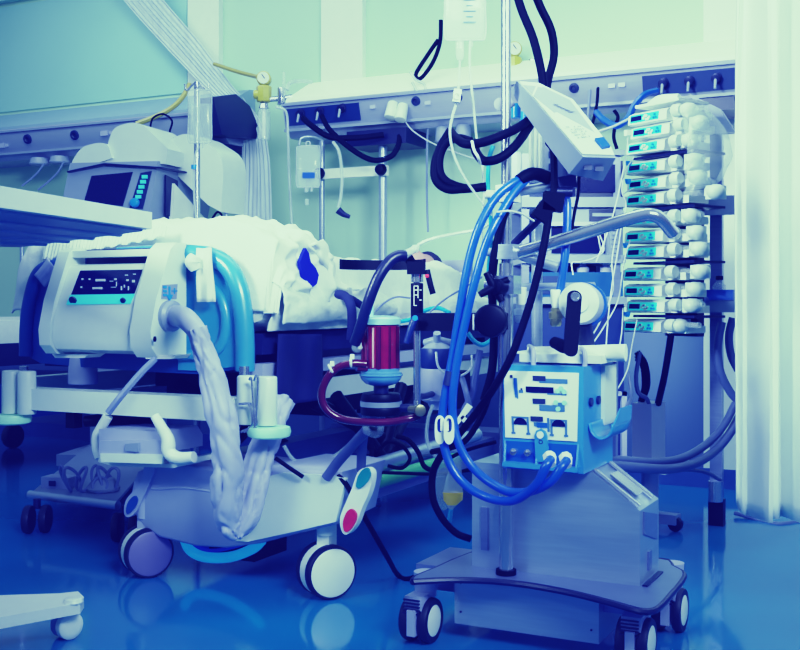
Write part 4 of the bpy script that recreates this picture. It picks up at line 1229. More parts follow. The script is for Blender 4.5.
rec2 = dprism('socket_recess', [(549, 443.5), (577, 443.5), (577, 466), (548, 466)], 'device_mid', dev, .003, .004)
m = MB(CART)
for (a, b) in ((504, 578),):
    m.prism([dvp(504, 464, .0), dvp(579, 465, .0), dvp(579, 470, .0), dvp(503, 469, .0)], (0, -.022, 0), .004)
for x in (505.5, 538, 548.5, 578): m.prism([dvp(x - 1, 443, 0), dvp(x + 1, 443, 0), dvp(x + 1, 466, .02), dvp(x - 1, 466, .02)], (0, .004, 0))
m.build('socket_ledge', 'device_blue', dev)
m = MB(CART); m.prism([dvp(x, y, .0) for x, y in [(537, 436), (539, 431), (543, 429), (547, 431), (549, 436), (549, 462), (537, 462)]], (0, -.014, 0), .004)
tab = m.build('centre_tab', 'device_blue', dev)
m = MB(CART)
p = dvp(543, 435, .014); m.cyl(p, p + V((0, -.004, 0)), .0095, None, 16); m.build('emblem', 'mark_white', tab)
m = MB(CART); p = dvp(543, 442, .014); m.torus(p, (0, 1, 0), .005, .0012, 16, 6); m.build('round_mark', 'mark_dark', tab)
for x in (514.5, 529):
    m = MB(CART); p = dvp(x, 454, .003); m.cyl(p, p + V((0, -.014, 0)), .0095, .008, 14); m.cyl(p + V((0, -.014, 0)), p + V((.004, -.026, .006)), .0035, None, 8); m.torus(p + V((0, -.012, 0)), (0, 1, 0), .008, .002, 14, 6); m.build('toggle_socket', 'chrome', dev)
# side fittings
def dsx(px, py, off=.002):
    p = onx(CART, px, py, dxr); return V((dxr + off, p.y, p.z))
for px, py in ((589.5, 402), (597, 400)):
    m = MB(CART); p = dsx(px, py); m.cyl(p, p + V((.006, 0, 0)), .012, None, 14); m.build('side_port', 'mark_dark', dev)
a, b = dsx(601, 372), dsx(613, 372)
m = MB(CART); m.span((dxr, a.y, dsx(604, 424).z), (dxr + .012, DY + DD - .004, dz1 - .005), .003); m.build('side_strip', 'cream_plastic', dev)
c0 = dsx(588, 428)
m = MB(CART)
def cupr(a, b):
    th = math.pi * (1.0 + b); return c0 + V((.032 + .034 * math.cos(th), a * .17, .012 + .042 * math.sin(th) * 1.0))
m.grid(cupr, 8, 16)
m.prism([c0 + V((.064, .0, .01)), c0 + V((.064, .17, .01)), c0 + V((.066, .17, .05)), c0 + V((.066, .06, .05))], (.004, 0, 0), .001)
m.build('side_holder', 'device_blue', dev, solid=.005)
for x in (533, 580):
    m = MB(CART); p = dvp(x, 366); m.tube([V((p.x, DY + .04, dz1 - .004)), V((p.x, DY + .04, dz1 + .03)), V((p.x - .015, DY + .07, dz1 + .042)), V((p.x - .05, DY + .14, dz1 + .045))], .007, 8); m.build('handle', 'lavender_plastic', dev)

# white shelf with paper rolls above the device
sz = dz1 + .006
shx0, shx1 = cp_(522, 362, -.0).x, cp_(628, 362, .06).x
t = thingF('shelf_board', 'white shelf board just above the bright blue console', 'shelf', CART, ((shx0 + shx1) / 2, .1, sz))
m = MB(CART); m.span((shx0, -.02, sz), (shx1 - .05, .22, sz + .022), .004); m.build('board', 'white_plastic', t)
m = MB(CART); m.span((shx0 + .005, .235, .512), (shx0 + .04, .26, sz + .02), .004); m.span((shx1 - .12, .24, .5), (shx1 - .085, .265, sz + .02), .004); m.build('upright', 'steel_dark', t)
m = MB(CART); m.tube([V((shx1 - .27, .02, sz + .028)), V((shx1 - .12, .03, sz + .028)), V((shx1, .04, sz + .028))], [.012, .018, .024], 14)
single(m, 'paper_roll', 'linen', 'rolled white paper lying at the end of the white shelf board', 'paper roll')
m = MB(CART)
m.grid(lambda a, b: V((shx1 - .32 + a * .22, -.01 + b * .16, sz + .024 + .006 * math.sin(a * 5) * b + .02 * b * a * (1 - a))), 16, 8)
single(m, 'paper_sheet', 'panel_white', 'loose curling white papers lying on the white shelf board', 'paper', solid=.003)

# hand crank motor
dc = pix(579, 303, 2.96)
t = thing('crank_motor', 'round white drum with a black hand crank above the white shelf board', 'hand crank', dc)
ax = V((-.30, -.95, .05)).normalized()
m = MB(); m.lathe([(.036, -.13), (.055, -.12), (.058, -.03), (.057, -.02), (.053, 0), (.044, .004)], dc, ax, 32); dr = m.build('drum', 'lavender_plastic', t)
m = MB(); m.lathe([(.054, -.002), (.054, .006), (.040, .010), (.030, .010), (.027, .015), (0, .016)], dc, ax, 32); m.build('drum_face', 'cream_plastic', dr)
m = MB(); m.lathe([(.054, -.13), (.062, -.125), (.062, -.09)], dc, ax, 32); m.build('drum_rim', 'device_mid', dr)
h1 = pix(575, 297, 2.88)
h2 = pix(571, 350, 2.84)
d = (h2 - h1).normalized(); sw = d.cross(V((0, 1, 0))).normalized()
m = MB()
pts = [h1 + (sw * math.cos(a) - d * math.sin(a)) * .0185 for a in [math.pi * k / 10 for k in range(11)]] + [h2 + (-sw * math.cos(a) + d * math.sin(a)) * .018 for a in [math.pi * k / 10 for k in range(11)]]
m.prism(pts, (0, .018, 0), .003); ca = m.build('crank_arm', 'black_rubber', t)
m = MB(); m.cyl(h1 + V((0, .03, 0)), h1 + V((0, -.006, 0)), .012, None, 16); m.torus(h1 + V((0, -.005, 0)), (0, 1, 0), .010, .003, 18, 6); m.build('axle', 'chrome', ca)
m = MB(); m.tube([h2 + V((0, .01, 0)), h2 + V((-.015, .05, .008)), h2 + V((-.03, .09, .016))], [.014, .018, .016], 14); m.build('crank_grip', 'black_rubber', ca)
m = MB(); m.cyl(dc - ax * .09 + V((0, 0, -.05)), V((dc.x + .045, dc.y + .13, (CART @ V((0, 0, sz))).z + .02)), .024, None, 12); m.build('stand', 'navy_plastic', t)

# hose fittings
def fitting(px, py, Y, label, mt):
    c = pix(px, py, Y)
    t = thing('hose_coupling', label, 'hose coupling', c)
    m = MB(); m.cyl(c + V((0, 0, .0)), c + V((0, 0, .05)), .012, .016, 12, .003); m.build('collar', 'white_plastic', t)
    m = MB(); m.lathe([(.012, -.05), (.016, -.045), (.016, -.03), (.02, -.028), (.02, -.012), (.014, -.01), (.014, 0)], c, (0, 0, 1), 8); m.build('nut', mt, t)
    return t
fitting(556, 308, 3.0, 'brass hose coupling with white collar below the short straight blue hose', 'brass')
fitting(521, 305, 3.06, 'metal hose coupling beside the mast under the silver clamp', 'steel')

# ------------------------------------------------------------------ blue hoses
HL = 'hose_blue'
t0 = px_path([(551, 459, 2.74), (546, 466, 2.72), (536, 485, 2.74), (515, 500, 2.80), (492, 499, 2.86), (468, 487, 2.9), (452, 468, 2.92), (444, 445, 2.93), (442, 420, 2.94), (446, 390, 2.94), (452, 360, 2.94), (458, 322, 2.93), (464, 285, 2.92), (471, 252, 2.92), (480, 225, 2.92), (494, 200, 2.93), (510, 185, 2.94), (524, 177, 2.96)])
single(MB().tube(t0, .0115, 12, 6), 'blood_warmer_hose', HL, 'blue hose making the lowest loop from the console up to the black joint', 'hose')
t1 = px_path([(567, 460, 2.74), (561, 468, 2.72), (550, 482, 2.73), (532, 491, 2.77), (510, 492, 2.82), (488, 481, 2.87), (470, 464, 2.9), (458, 442, 2.91), (453, 418, 2.92), (453, 392, 2.92), (457, 362, 2.92), (466, 318, 2.91), (474, 285, 2.90), (482, 256, 2.90), (491, 232, 2.90), (504, 208, 2.92), (516, 190, 2.94), (527, 179, 2.96)])
single(MB().tube(t1, .0115, 12, 6), 'blood_warmer_hose', HL, 'blue hose making the inner loop from the console connector nearer its edge', 'hose')
wire('water_hose', 'short straight blue hose hanging behind the black plug beside the mast', 'hose', [(563, 188, 3.03), (567, 202, 3.02), (567, 225, 3.01), (565, 255, 3.0), (561, 285, 3.0), (557, 304, 3.0)], .0115, HL, seg=12)
for px, py, lab in ((551, 458, 'white hexagonal hose connector plugged beside the centre tab of the blue console'), (567, 459, 'white hexagonal hose connector plugged near the outer edge of the blue console')):
    p = pix(px - 1, py + 1, 2.80)
    m = MB(); m.lathe([(.010, -.02), (.0165, -.014), (.0175, .0), (.015, .006), (.012, .02)], p, V((.1, -.75, -.65)), 7)
    single(m, 'hose_connector', 'white_plastic', lab, 'connector', angle=20)
wire('hose_joint', 'black joint where the arched blue hoses meet by the mast', 'joint', [(519, 181, 2.95), (528, 175, 2.96), (537, 174, 2.98), (548, 178, 3.0)], .018, 'black_rubber', seg=12)
single(MB().cyl(pix(453.5, 372, 2.935), pix(450.5, 386, 2.935), .021, None, 14), 'hose_tie', 'mark_dark', 'dark band tying the two long blue hoses together', 'band')
# white tube holder plate
m = MB()
for dx, yy in ((0, 2.92), (9, 2.90)):
    ring = []
    c = pix(440 + dx, 430, yy)
    for a in [2 * math.pi * k / 24 for k in range(24)]:
        ring.append(c + V((.014 * math.cos(a) + (.0), 0, .038 * math.copysign(abs(math.sin(a)) ** .6, math.sin(a)))))
    inner = [c + V(((p - c).x * .55, 0, (p - c).z * .5 + .012)) for p in ring]
    va = [m.bm.verts.new(p) for p in ring]; vb = [m.bm.verts.new(p) for p in inner]
    vc_ = [m.bm.verts.new(p + V((0, .012, 0))) for p in ring]; vd = [m.bm.verts.new(p + V((0, .012, 0))) for p in inner]
    for k in range(24):
        j = (k + 1) % 24
        for x, y in ((va, vb), (vc_, vd), (va, vc_), (vb, vd)): m.bm.faces.new((x[k], x[j], y[j], y[k]))
m.box(pix(444.5, 425, 2.916), (.022, .008, .03), None, .003)
single(m, 'tube_clamp', 'white_plastic', 'white double tube clamp gripping the blue hose loop', 'clamp')

# ------------------------------------------------------------------ black hoses around the mast
wire('gas_hose', 'thick black hose dropping from above nearest to the mast', 'hose', [(503, -190, 3.06), (502, -130, 3.1), (505, -60, 3.16), (512, -25, 3.2), (521, 8, 3.2), (533, 38, 3.19), (541, 70, 3.17), (543, 92, 3.16), (536, 112, 3.1), (522, 125, 2.99), (505, 134, 2.94), (484, 142, 2.93), (466, 144, 2.95), (456, 138, 3.0), (450, 131, 3.05)], .0125, 'black_rubber', seg=12)
wire('gas_hose', 'thick black hose dropping from above in the wider outer bend', 'hose', [(504, -180, 3.12), (506, -130, 3.16), (515, -65, 3.22), (528, -25, 3.25), (540, 6, 3.25), (551, 30, 3.25), (554, 55, 3.24), (548, 80, 3.22), (544, 100, 3.15), (532, 122, 3.05), (516, 145, 2.94), (500, 158, 2.92), (485, 161, 2.93), (477, 154, 2.95), (474, 144, 2.98)], .0125, 'black_rubber', seg=12)
wire('hose_loop', 'black hose hanging in a wide loop left of the mast, outer turn', 'hose', [(450, 131, 3.05), (441, 146, 3.04), (435, 164, 3.03), (436, 180, 3.02), (447, 189, 3.01), (464, 189, 3.0), (486, 187, 3.0)], .012, 'black_rubber', seg=12)
wire('hose_loop', 'black hose hanging in a tighter loop left of the mast, inner turn', 'hose', [(471, 141, 3.0), (458, 138, 3.02), (446, 144, 3.03), (440, 158, 3.03), (441, 174, 3.02), (450, 183, 3.01), (468, 188, 3.0), (486, 186, 3.0)], .011, 'black_rubber', seg=12)
wire('power_cable', 'black cable hanging from the tilted display to the black plug', 'cord', [(548, 142, 3.0), (553, 150, 2.98), (554, 170, 2.97), (554, 196, 2.96)], .010, 'black_rubber')
m = MB(); m.box(pix(553, 202, 2.95), (.055, .04, .05), Matrix.Rotation(R(8), 3, 'Y'), .006); m.box(pix(543, 212, 2.95), (.045, .04, .045), Matrix.Rotation(R(35), 3, 'Y'), .008)
single(m, 'black_plug', 'black_rubber', 'chunky black double plug hanging beside the mast', 'plug')
wire('power_cable', 'black cable slanting across the mast from the black plug to the floor', 'cord', [(549, 214, 2.95), (544, 245, 2.93), (535, 285, 2.92), (524, 322, 2.92), (511, 357, 2.92), (497, 383, 2.95), (480, 408, 3.0), (460, 433, 3.05), (443, 453, 3.1), (433, 473, 3.15), (433, 498, 3.15), (442, 518, 3.15), (456, 533, 3.16), (471, 539, 3.16)], .0105, 'black_rubber', seg=10)
wire('power_cable', 'dark cable hanging beside the mast behind the arched blue hoses', 'cord', [(521, 183, 3.0), (508, 205, 3.0), (500, 230, 3.0), (494, 260, 3.0), (492, 290, 3.02), (494, 330, 3.05), (492, 370, 3.06), (484, 400, 3.08)], .012, 'black_rubber', seg=10)
wire('power_cable', 'dark slanting cable between the mast and the slanting cross arm', 'cord', [(540, 218, 3.04), (528, 230, 3.04), (512, 246, 3.05), (502, 258, 3.06)], .011, 'dark_metal')
wire('power_cable', 'thin black cord hanging from the tilted display past the shelves', 'cord', [(579, 176, 3.1), (578, 195, 3.15), (574, 215, 3.15), (571, 235, 3.15)], .005, 'black_rubber')
wire('tubing', 'thin cyan tube running up beside the mast', 'tube', [(493, 146, 3.05), (489, 160, 3.05), (488, 185, 3.05), (490, 205, 3.05), (491, 240, 3.05), (488, 275, 3.06)], .006, 'hose_cyan')
wire('cable_tie', 'pale tie looped around the pair of black hoses', 'tie', [(472, 141, 2.92), (474, 150, 2.91), (478, 157, 2.90), (480, 163, 2.92)], .004, 'wire_white')
wire('tubing', 'thin white tube arching from the black clamp to the mast', 'tube', [(412, 252, 3.2), (420, 244, 3.2), (435, 238, 3.18), (460, 233, 3.15), (480, 229, 3.12), (492, 222, 3.1)], .005, 'hose_clear')
wire('tubing', 'pale wire crossing the arched blue hoses by the mast', 'tube', [(497, 212, 2.88), (510, 211, 2.88), (522, 214, 2.9), (534, 221, 2.93)], .003, 'wire_white')

# infusion bag at the top of the mast
bag = iv_bag('infusion_bag', 'large clear infusion bag with blue scale marks hanging near the top of the mast', pix(465, -28, 2.98), .115, .185, .6, 'clear_bag', None, True)
single(MB().tube([pix(465, -34, 2.98), pix(466, -45, 2.98), pix(485, -48, 3.0), pix(503, -44, 3.02)], .006, 8), 'bag_hook', 'chrome', 'steel hook reaching from the mast top to the large infusion bag', 'hook')
t = thing('drip_set', 'clear drip chamber and line running down from the large infusion bag', 'drip set', pix(458, 95, 2.98))
m = MB(); m.lathe([(.008, 0), (.012, .01), (.012, .05), (.009, .06)], pix(460, 60, 2.98), (0, 0, 1), 14); m.build('drip_chamber', 'clear_bag', t)
m = MB(); m.tube(px_path([(460, 60, 2.98), (459, 80, 2.98), (457, 100, 2.97), (452, 118, 2.96), (450, 135, 2.95), (455, 158, 2.95), (466, 180, 2.96), (480, 200, 2.98), (492, 215, 3.0)]), .0036, 8); m.build('line', 'hose_clear', t)
m = MB(); m.box(pix(457, 96, 2.96), (.02, .02, .034), Matrix.Rotation(R(8), 3, 'Y'), .005); m.torus(pix(457, 96, 2.945), (0, 1, 0), .008, .002, 16, 6); m.build('roller_clamp', 'white_plastic', t)
wire('drip_line', 'fine clear line falling from the second port of the large infusion bag', 'tube', [(470, 40, 2.98), (470, 70, 2.98), (474, 110, 2.98), (477, 140, 2.99), (481, 155, 3.0), (484, 190, 3.0), (482, 225, 3.02), (483, 262, 3.05)], .0035, 'hose_clear')

# ------------------------------------------------------------------ tilted display unit on the mast
sd = thing('display_unit', 'tilted grey wedge-shaped display unit fixed to the mast with a blue button', 'display unit', pix(550, 130, 3.0))
face = [pix(517, 81, 3.02), pix(537, 82.5, 3.02), pix(573, 100, 2.96), pix(613, 150, 2.88), pix(616, 158, 2.87), pix(583, 157, 2.82), pix(531, 96, 2.95)]
off = [V((-.022, -.008, -.024))] * 7
back = [pix(511, 90, 3.06), pix(527, 88, 3.10), pix(570, 112, 3.05), pix(605, 160, 2.97), pix(603, 181, 2.93), pix(569, 174, 2.90), pix(519, 106, 3.0)]
m = MB()
a = [m.bm.verts.new(p) for p in face]; b = [m.bm.verts.new(p) for p in back]
m.bm.faces.new(a); m.bm.faces.new(b[::-1])
for k in range(7): m.bm.faces.new((a[k], b[k], b[(k + 1) % 7], a[(k + 1) % 7]))
m._bev(a + b, .006, 3)
su = m.build('housing', 'grey_plastic', sd, angle=30)
def fq(u, v):
    """point on the light top face: u along length, v across"""
    l0, l1 = face[6].lerp(face[0], .0), face[5]
    r0, r1 = face[2], face[3]
    return (l0.lerp(l1, u)).lerp(r0.lerp(r1, u), v)
nrm = (face[5] - face[6]).cross(face[2] - face[6]).normalized()
if nrm.y > 0: nrm = -nrm
m = MB(); m.prism([face[i].lerp(sum(face, V((0, 0, 0))) / 7, .05) + nrm * .0015 for i in range(7)], nrm * .003, .001); tp = m.build('front_plate', 'cream_plastic', su)
m = MB(); m.prism([fq(u, v) + nrm * .004 for u, v in ((.80, .66), (.80, .92), (.97, .92), (.97, .66))], nrm * .008, .002); m.build('blue_button', 'device_mid', tp)
m = MB()
rnd = random.Random(5)
for r_ in range(5):
    for k in range(8):
        if rnd.random() < .75:
            u, v = .54 + .045 * r_, .18 + .055 * k + .02 * r_
            m.prism([fq(u, v) + nrm * .005, fq(u + .022, v) + nrm * .005, fq(u + .022, v + .03) + nrm * .005, fq(u, v + .03) + nrm * .005], nrm * .0012)
m.build('key_marking', 'grey_plastic', tp)
m = MB()
for k in range(5):
    u, v = .12 + .03 * k, .40 + .06 * k
    m.prism([fq(u, v) + nrm * .005, fq(u + .03, v) + nrm * .005, fq(u + .03, v + .12) + nrm * .005, fq(u, v + .12) + nrm * .005], nrm * .0012)
m.build('key_marking', 'grey_plastic', tp)
m = MB()
e0, e1, e2, e3 = face[5], face[4], back[4], back[5]
en = (e1 - e0).cross(e3 - e0).normalized()
if en.z > 0: en = -en
for f in (.35, .68):
    p = e0.lerp(e1, f).lerp(e3.lerp(e2, f), .5); m.box(p + en * .002, (.022, .006, .012))
m.build('end_socket', 'mark_dark', su)
m = MB(); m.tube([pix(512, 100, 3.05), pix(505, 104, 3.05), pix(500, 104, 3.02)], .018, 12, 3); m.box(pix(560, 172, 3.02), (.03, .04, .06), None, .004); m.build('mount', 'lavender_plastic', sd)
# clear flow block behind the display
fbk = thing('flow_meter', 'clear upright flow meter block behind the tilted display unit', 'flow meter', pix(532, 180, 3.2))
m = MB(); a, b = pix(518, 182, 3.2), pix(544, 122, 3.2); m.span((a.x, 3.18, a.z), (b.x, 3.23, b.z), .006); fbb = m.build('block', 'clear_bag', fbk)
m = MB(); a, b = pix(544, 182, 3.2), pix(556, 130, 3.2); m.span((a.x, 3.19, a.z), (b.x, 3.24, b.z), .004); m.build('side_plate', 'grey_plastic', fbk)
m = MB()
for px in (531, 536, 540): m.cyl(pix(px, 180, 3.19), pix(px, 124, 3.19), .006, None, 8)
m.build('flow_tube', 'white_plastic', fbb)
m = MB()
for k in range(2): m.box(pix(550, 155 + k * 12, 3.185), (.008, .003, .02))
m.build('scale_mark', 'mark_dark', fbk)
m = MB(); m.cyl(pix(516, 118, 3.15), pix(516, 104, 3.15), .014, None, 12); m.cyl(pix(527, 122, 3.2), pix(527, 112, 3.2), .02, None, 12); m.build('inlet', 'button_blue', fbk)

# ------------------------------------------------------------------ oxygenator and its holder
YO = 3.2
S = YO / FOC
oc = pix(381, 368, YO)
ho = thing('oxygenator_holder', 'black clamp arm with steel rod reaching from the mast to the red chamber', 'clamp arm', pix(417, 420, YO - .02))
m = MB(); m.cyl(pix(417, 415, YO - .03), pix(417, 268, YO - .03), .0105, None, 16); m.cyl(pix(417, 282, YO - .03), pix(417, 272, YO - .03), .018, None, 16); m.build('rod', 'chrome', ho)
m = MB(); m.cyl(pix(417, 326, YO - .03), pix(417, 283, YO - .03), .0185, None, 18, .003); co = m.build('collar', 'black_plastic', ho)
m = MB()
for (px, py, w, h) in ((414, 296, .002, .055), (418, 292, .002, .035), (416, 286, .012, .002), (416, 295, .012, .002), (415.5, 305.5, .008, .002), (420.5, 290, .006, .002), (420.5, 300, .006, .002), (416, 290, .01, .002)):
    m.box(pix(px, py, YO - .0505), (w, .003, h))
m.build('collar_marking', 'mark_white', co)
m = MB(); m.box(pix(416, 268, YO - .03), (.052, .06, .036), None, .004); bl = m.build('clamp_block', 'black_plastic', ho)
m = MB()
cx = pix(383, 270, YO + .06); 
pa, pb = [], []
for k in range(19):
    a = math.pi * k / 18
    pa.append(cx + V((.125 * math.cos(a), .10 * math.sin(a) - .08, 0))); pb.append(cx + V((.119 * math.cos(a), .094 * math.sin(a) - .08, 0)))
m.prism(pa + pb[::-1], (0, 0, .030)); m.build('hoop', 'black_plastic', ho)
m = MB(); m.tube(px_path([(427, 270, YO - .05), (430, 283, YO - .055), (433, 294, YO - .055)]), .009, 10, 3); le = m.build('lever', 'black_plastic', ho)
m = MB(); m.ball(pix(427, 276, YO - .065), .006, 10); m.build('red_dot', 'red_led', le)
m = MB(); a, b = pix(412, 333, YO - .07), pix(482, 312, YO - .14)
m.prism([pix(412, 313, YO - .05), pix(482, 313, YO - .13), pix(482, 331, YO - .13), pix(412, 331, YO - .05)], (.01, .03, 0), .003); ar = m.build('arm', 'black_plastic', ho)
m = MB(); m.cyl(pix(473.5, 314, YO - .127), pix(473.5, 330, YO - .127), .0025, None, 6); m.build('white_mark', 'mark_white', ar)
kc = pix(490, 321, 2.93)
m = MB(); m.cyl(kc, kc + V((.01, .05, 0)), .045, None, 30, .012); kb = m.build('round_knob', 'black_plastic', ho)
m = MB(); m.box(pix(498, 321, 3.0), (.05, .06, .045), None, .006); m.build('mast_grip', 'black_plastic', ho)
m = MB(); kk = pix(415, 318, YO - .075); m.tube([kk, pix(411, 328, YO - .08), pix(406, 343, YO - .08)], [.011, .01, .008], 10, 3); lv = m.build('lever', 'navy_panel', ho)
m = MB(); m.cyl(kk + V((0, -.006, 0)), kk + V((0, -.014, 0)), .008, None, 12); m.build('pivot', 'button_blue', lv)
m = MB(); p = pix(419, 410, YO - .07); m.cyl(p, p + V((.004, -.02, 0)), .017, None, 20, .004); m.cyl(p, pix(404, 408, YO), .010, None, 10); m.build('end_knob', 'brass', ho)
ox = thing('oxygenator', 'dark red blood-filled cylinder with pale blue lid on the black clamp arm', 'oxygenator', oc + V((0, 0, -.04)))
m = MB(); m.cyl(pix(381, 368, YO), pix(381, 325, YO), .052, None, 32); ch = m.build('chamber', 'blood', ox)
m = MB()
for k in range(10):
    a = math.pi * 2 * k / 10 + .2
    m.cyl(oc + V((.052 * math.cos(a), .052 * math.sin(a), .0)), oc + V((.052 * math.cos(a), .052 * math.sin(a), .122)), .0075 if k % 2 else .004, None, 8)
m.build('fibre_bundle', 'blood_dark', ch)
m = MB(); m.cyl(oc + V((-.022, -.049, .004)), oc + V((-.022, -.049, .118)), .003, None, 8); m.build('seam', 'skin_tone', ch)
m = MB(); m.lathe([(.05, 0), (.058, .002), (.058, .018), (.052, .024), (.02, .028), (.0, .028)], pix(381, 325, YO), (0, 0, 1), 32); m.lathe([(.008, 0), (.008, .03), (.005, .035)], pix(371, 317, YO), (0, 0, 1), 12); m.build('lid', 'oxy_lid', ox)
m = MB(); m.lathe([(.03, -.05), (.045, -.045), (.056, -.035), (.060, -.028), (.060, -.012), (.054, -.008), (.054, 0)], oc, (0, 0, 1), 32); m.torus(oc + V((0, 0, -.02)), (0, 0, 1), .06, .004, 32, 6); m.build('base_cup', 'oxy_base', ox)
m = MB(); m.tube([oc + V((-.04, -.03, .002)), oc + V((-.07, -.04, .004))], .012, 10, 2); m.build('outlet', 'blood_dark', ox)
ph = thing('blood_pump', 'dark round pump head below the red blood-filled cylinder', 'pump', pix(381, 416, YO))
m = MB(); m.cyl(pix(381, 393, YO), pix(381, 381, YO), .022, None, 18); m.build('neck', 'navy_plastic', ph)
m = MB(); m.cyl(pix(381, 401, YO), pix(381, 393, YO), .060, .056, 30, .004); m.cyl(pix(381, 415, YO), pix(381, 406, YO), .060, None, 30, .006); pd_ = m.build('disc', 'black_plastic', ph)
m = MB(); m.cyl(pix(381, 406, YO), pix(381, 401, YO), .061, None, 30); m.build('ring', 'steel', pd_)
m = MB(); m.cyl(pix(381, 408, YO), pix(417, 408, YO - .03), .012, None, 10); m.build('bracket', 'navy_plastic', ph)
wire('blood_tube', 'dark red tube looping out from the red cylinder and back under the pump head', 'tube', [(366, 364, YO - .04), (352, 363.5, YO - .05), (337, 368, YO - .05), (326, 380, YO - .05), (321.5, 396, YO - .05), (327, 410, YO - .05), (342, 419, YO - .05), (365, 422, YO - .06), (390, 422, YO - .06), (408, 419, YO - .06), (419, 416, YO - .05)], .0115, 'blood_dark', seg=12)
for px, py, lab in ((331, 369, 'white clip on the bend of the dark red tube'), (351, 362, 'pale clip on the dark red tube near the red cylinder')):
    p = pix(px, py, YO - .05)
    m = MB(); m.torus(p, V((.8, 0, .45 if px < 340 else .02)), .013, .004, 18, 6); m.box(p + V((.004, -.01, .016)), (.012, .008, .014), None, .002)
    single(m, 'tube_clip', 'white_plastic', lab, 'clip')
wire('vent_hose', 'thick dark hose rising from the mattress edge to the black clamp block', 'hose', [(355, 343, YO - .02), (361, 326, YO - .05), (369, 300, YO - .07), (378, 278, YO - .07), (389, 262, YO - .06), (398, 256, YO - .05), (405, 256, YO - .04)], .0165, 'navy_plastic', seg=14)
single(MB().cyl(pix(403, 256, YO - .04), pix(415, 249, YO - .02), .014, .010, 12).ball(pix(415, 249, YO - .02), .014, 10), 'hose_connector', 'hose_clear', 'clear elbow connector at the top of the thick dark hose', 'connector')
single(MB().tube(px_path([(408, 257, YO - .03), (411, 262, YO - .02), (412, 266, YO - .02)]), .014, 10, 3), 'hose_stub', 'black_rubber', 'short black stub between the clear elbow connector and the clamp block', 'hose')
wire('bed_strap', 'dark strap hanging over the mattress edge beside the thick dark hose', 'strap', [(338, 294, 3.75), (346, 297, 3.7), (351, 306, 3.66), (352, 322, 3.66), (351, 340, 3.66)], .016, 'navy_cloth', seg=10)
wire('bed_strap', 'dark band lying across the sheet behind the thick dark hose', 'strap', [(346, 297, 3.95), (353, 300, 4.0), (362, 306, 4.05)], .014, 'navy_cloth', seg=10)
single(MB().lathe([(.012, -.02), (.016, -.015), (.016, .012), (.01, .02)], pix(358, 347, YO), V((.3, -.9, .2)), 12), 'tube_stopper', 'hose_clear', 'small clear cap near the foot of the thick dark hose', 'cap')
# second canister
cc = pix(437, 400, 3.5)
t = thing('canister', 'grey cylinder with a dark blue upper band behind the black clamp arm', 'canister', cc)
m = MB(); m.cyl(cc, pix(437, 368, 3.5), .052, None, 28, .004); m.lathe([(.02, -.03), (.03, -.01), (.05, .0)], cc, (0, 0, 1), 20); cb = m.build('canister_body', 'lavender_plastic', t)
m = MB(); m.cyl(pix(437, 368, 3.5), pix(437, 348, 3.5), .053, None, 28, .004); m.build('upper_band', 'navy_panel', t)
m = MB(); m.cyl(pix(437, 348, 3.5), pix(437, 342, 3.5), .046, .03, 24); m.tube(px_path([(425, 343, 3.5), (437, 340, 3.48), (451, 343, 3.5)]), .012, 10, 3); m.cyl(pix(437, 342, 3.48), pix(437, 333, 3.46), .012, None, 10); m.build('top_fitting', 'grey_plastic', t)
m = MB(); m.tube(px_path([(418, 396, YO), (425, 396, 3.36), (432, 394, 3.45)]), .010, 8, 3); m.build('bracket', 'dark_metal', t)
wire('tubing', 'clear tube hanging below the grey cylinder to the urine bag', 'tube', [(433, 405, 3.45), (428, 420, 3.44), (427, 440, 3.44), (434, 455, 3.44), (445, 462, 3.45)], .006, 'hose_clear')
wire('tubing', 'pale thin tube on the grey cylinder top looping aside', 'tube', [(436, 352, 3.43), (438, 366, 3.42), (446, 374, 3.42), (460, 376, 3.42), (471, 368, 3.42), (472, 355, 3.42)], .004, 'wire_white')
wire('tubing', 'cyan tube curving over the white sheet behind the black arm', 'tube', [(398, 322, 3.5), (412, 319, 3.5), (424, 311, 3.52), (438, 308, 3.52), (450, 313, 3.5)], .007, 'hose_cyan')
wire('tubing', 'cyan tube drooping below the black round knob', 'tube', [(468, 333, 3.3), (474, 341, 3.3), (482, 345, 3.3), (490, 341, 3.3), (494, 336, 3.3)], .007, 'hose_cyan')
wire('tubing', 'dark thin line arching from the sheet to the black collar', 'tube', [(376, 311, 3.4), (384, 303, 3.38), (396, 297, 3.36), (410, 298, 3.34)], .003, 'wire_grey')
wire('tubing', 'thin grey line rising over the sheet to the arched blue hoses', 'tube', [(430, 312, 3.5), (444, 300, 3.45), (460, 290, 3.4), (482, 277, 3.3)], .003, 'wire_grey')
# bag of urine
ub = thing('urine_bag', 'clear urine bag with yellow fluid hanging between bed and steel trolley', 'urine bag', pix(452, 512, 3.55))
m = MB()
rings = []
for (px, py, w, d) in ((458, 452, .008, .006), (457, 462, .014, .008), (454, 478, .026, .014), (453, 492, .032, .018), (453, 500, .030, .018), (452, 505, .016, .01), (451, 509, .008, .008)):
    c = pix(px, py, 3.55); rings.append([c + V((w * math.cos(a), d * math.sin(a), 0)) for a in [2 * math.pi * k / 18 for k in range(18)]])
m.loft(rings); ubb = m.build('bag', 'hose_clear', ub)
m = MB(); m.loft([[pix(453, 492, 3.55) + (p - pix(453, 492, 3.55)) * 1.03 for p in rings[3]], [pix(453, 500, 3.55) + (p - pix(453, 500, 3.55)) * 1.04 for p in rings[4]], rings[5]]); m.build('urine', 'urine', ubb)
m = MB(); m.tube(px_path([(451, 509, 3.55), (450, 516, 3.55), (449, 522, 3.55)]), .008, 8, 2); m.build('outlet', 'hose_cyan', ub)
m = MB(); rings = []
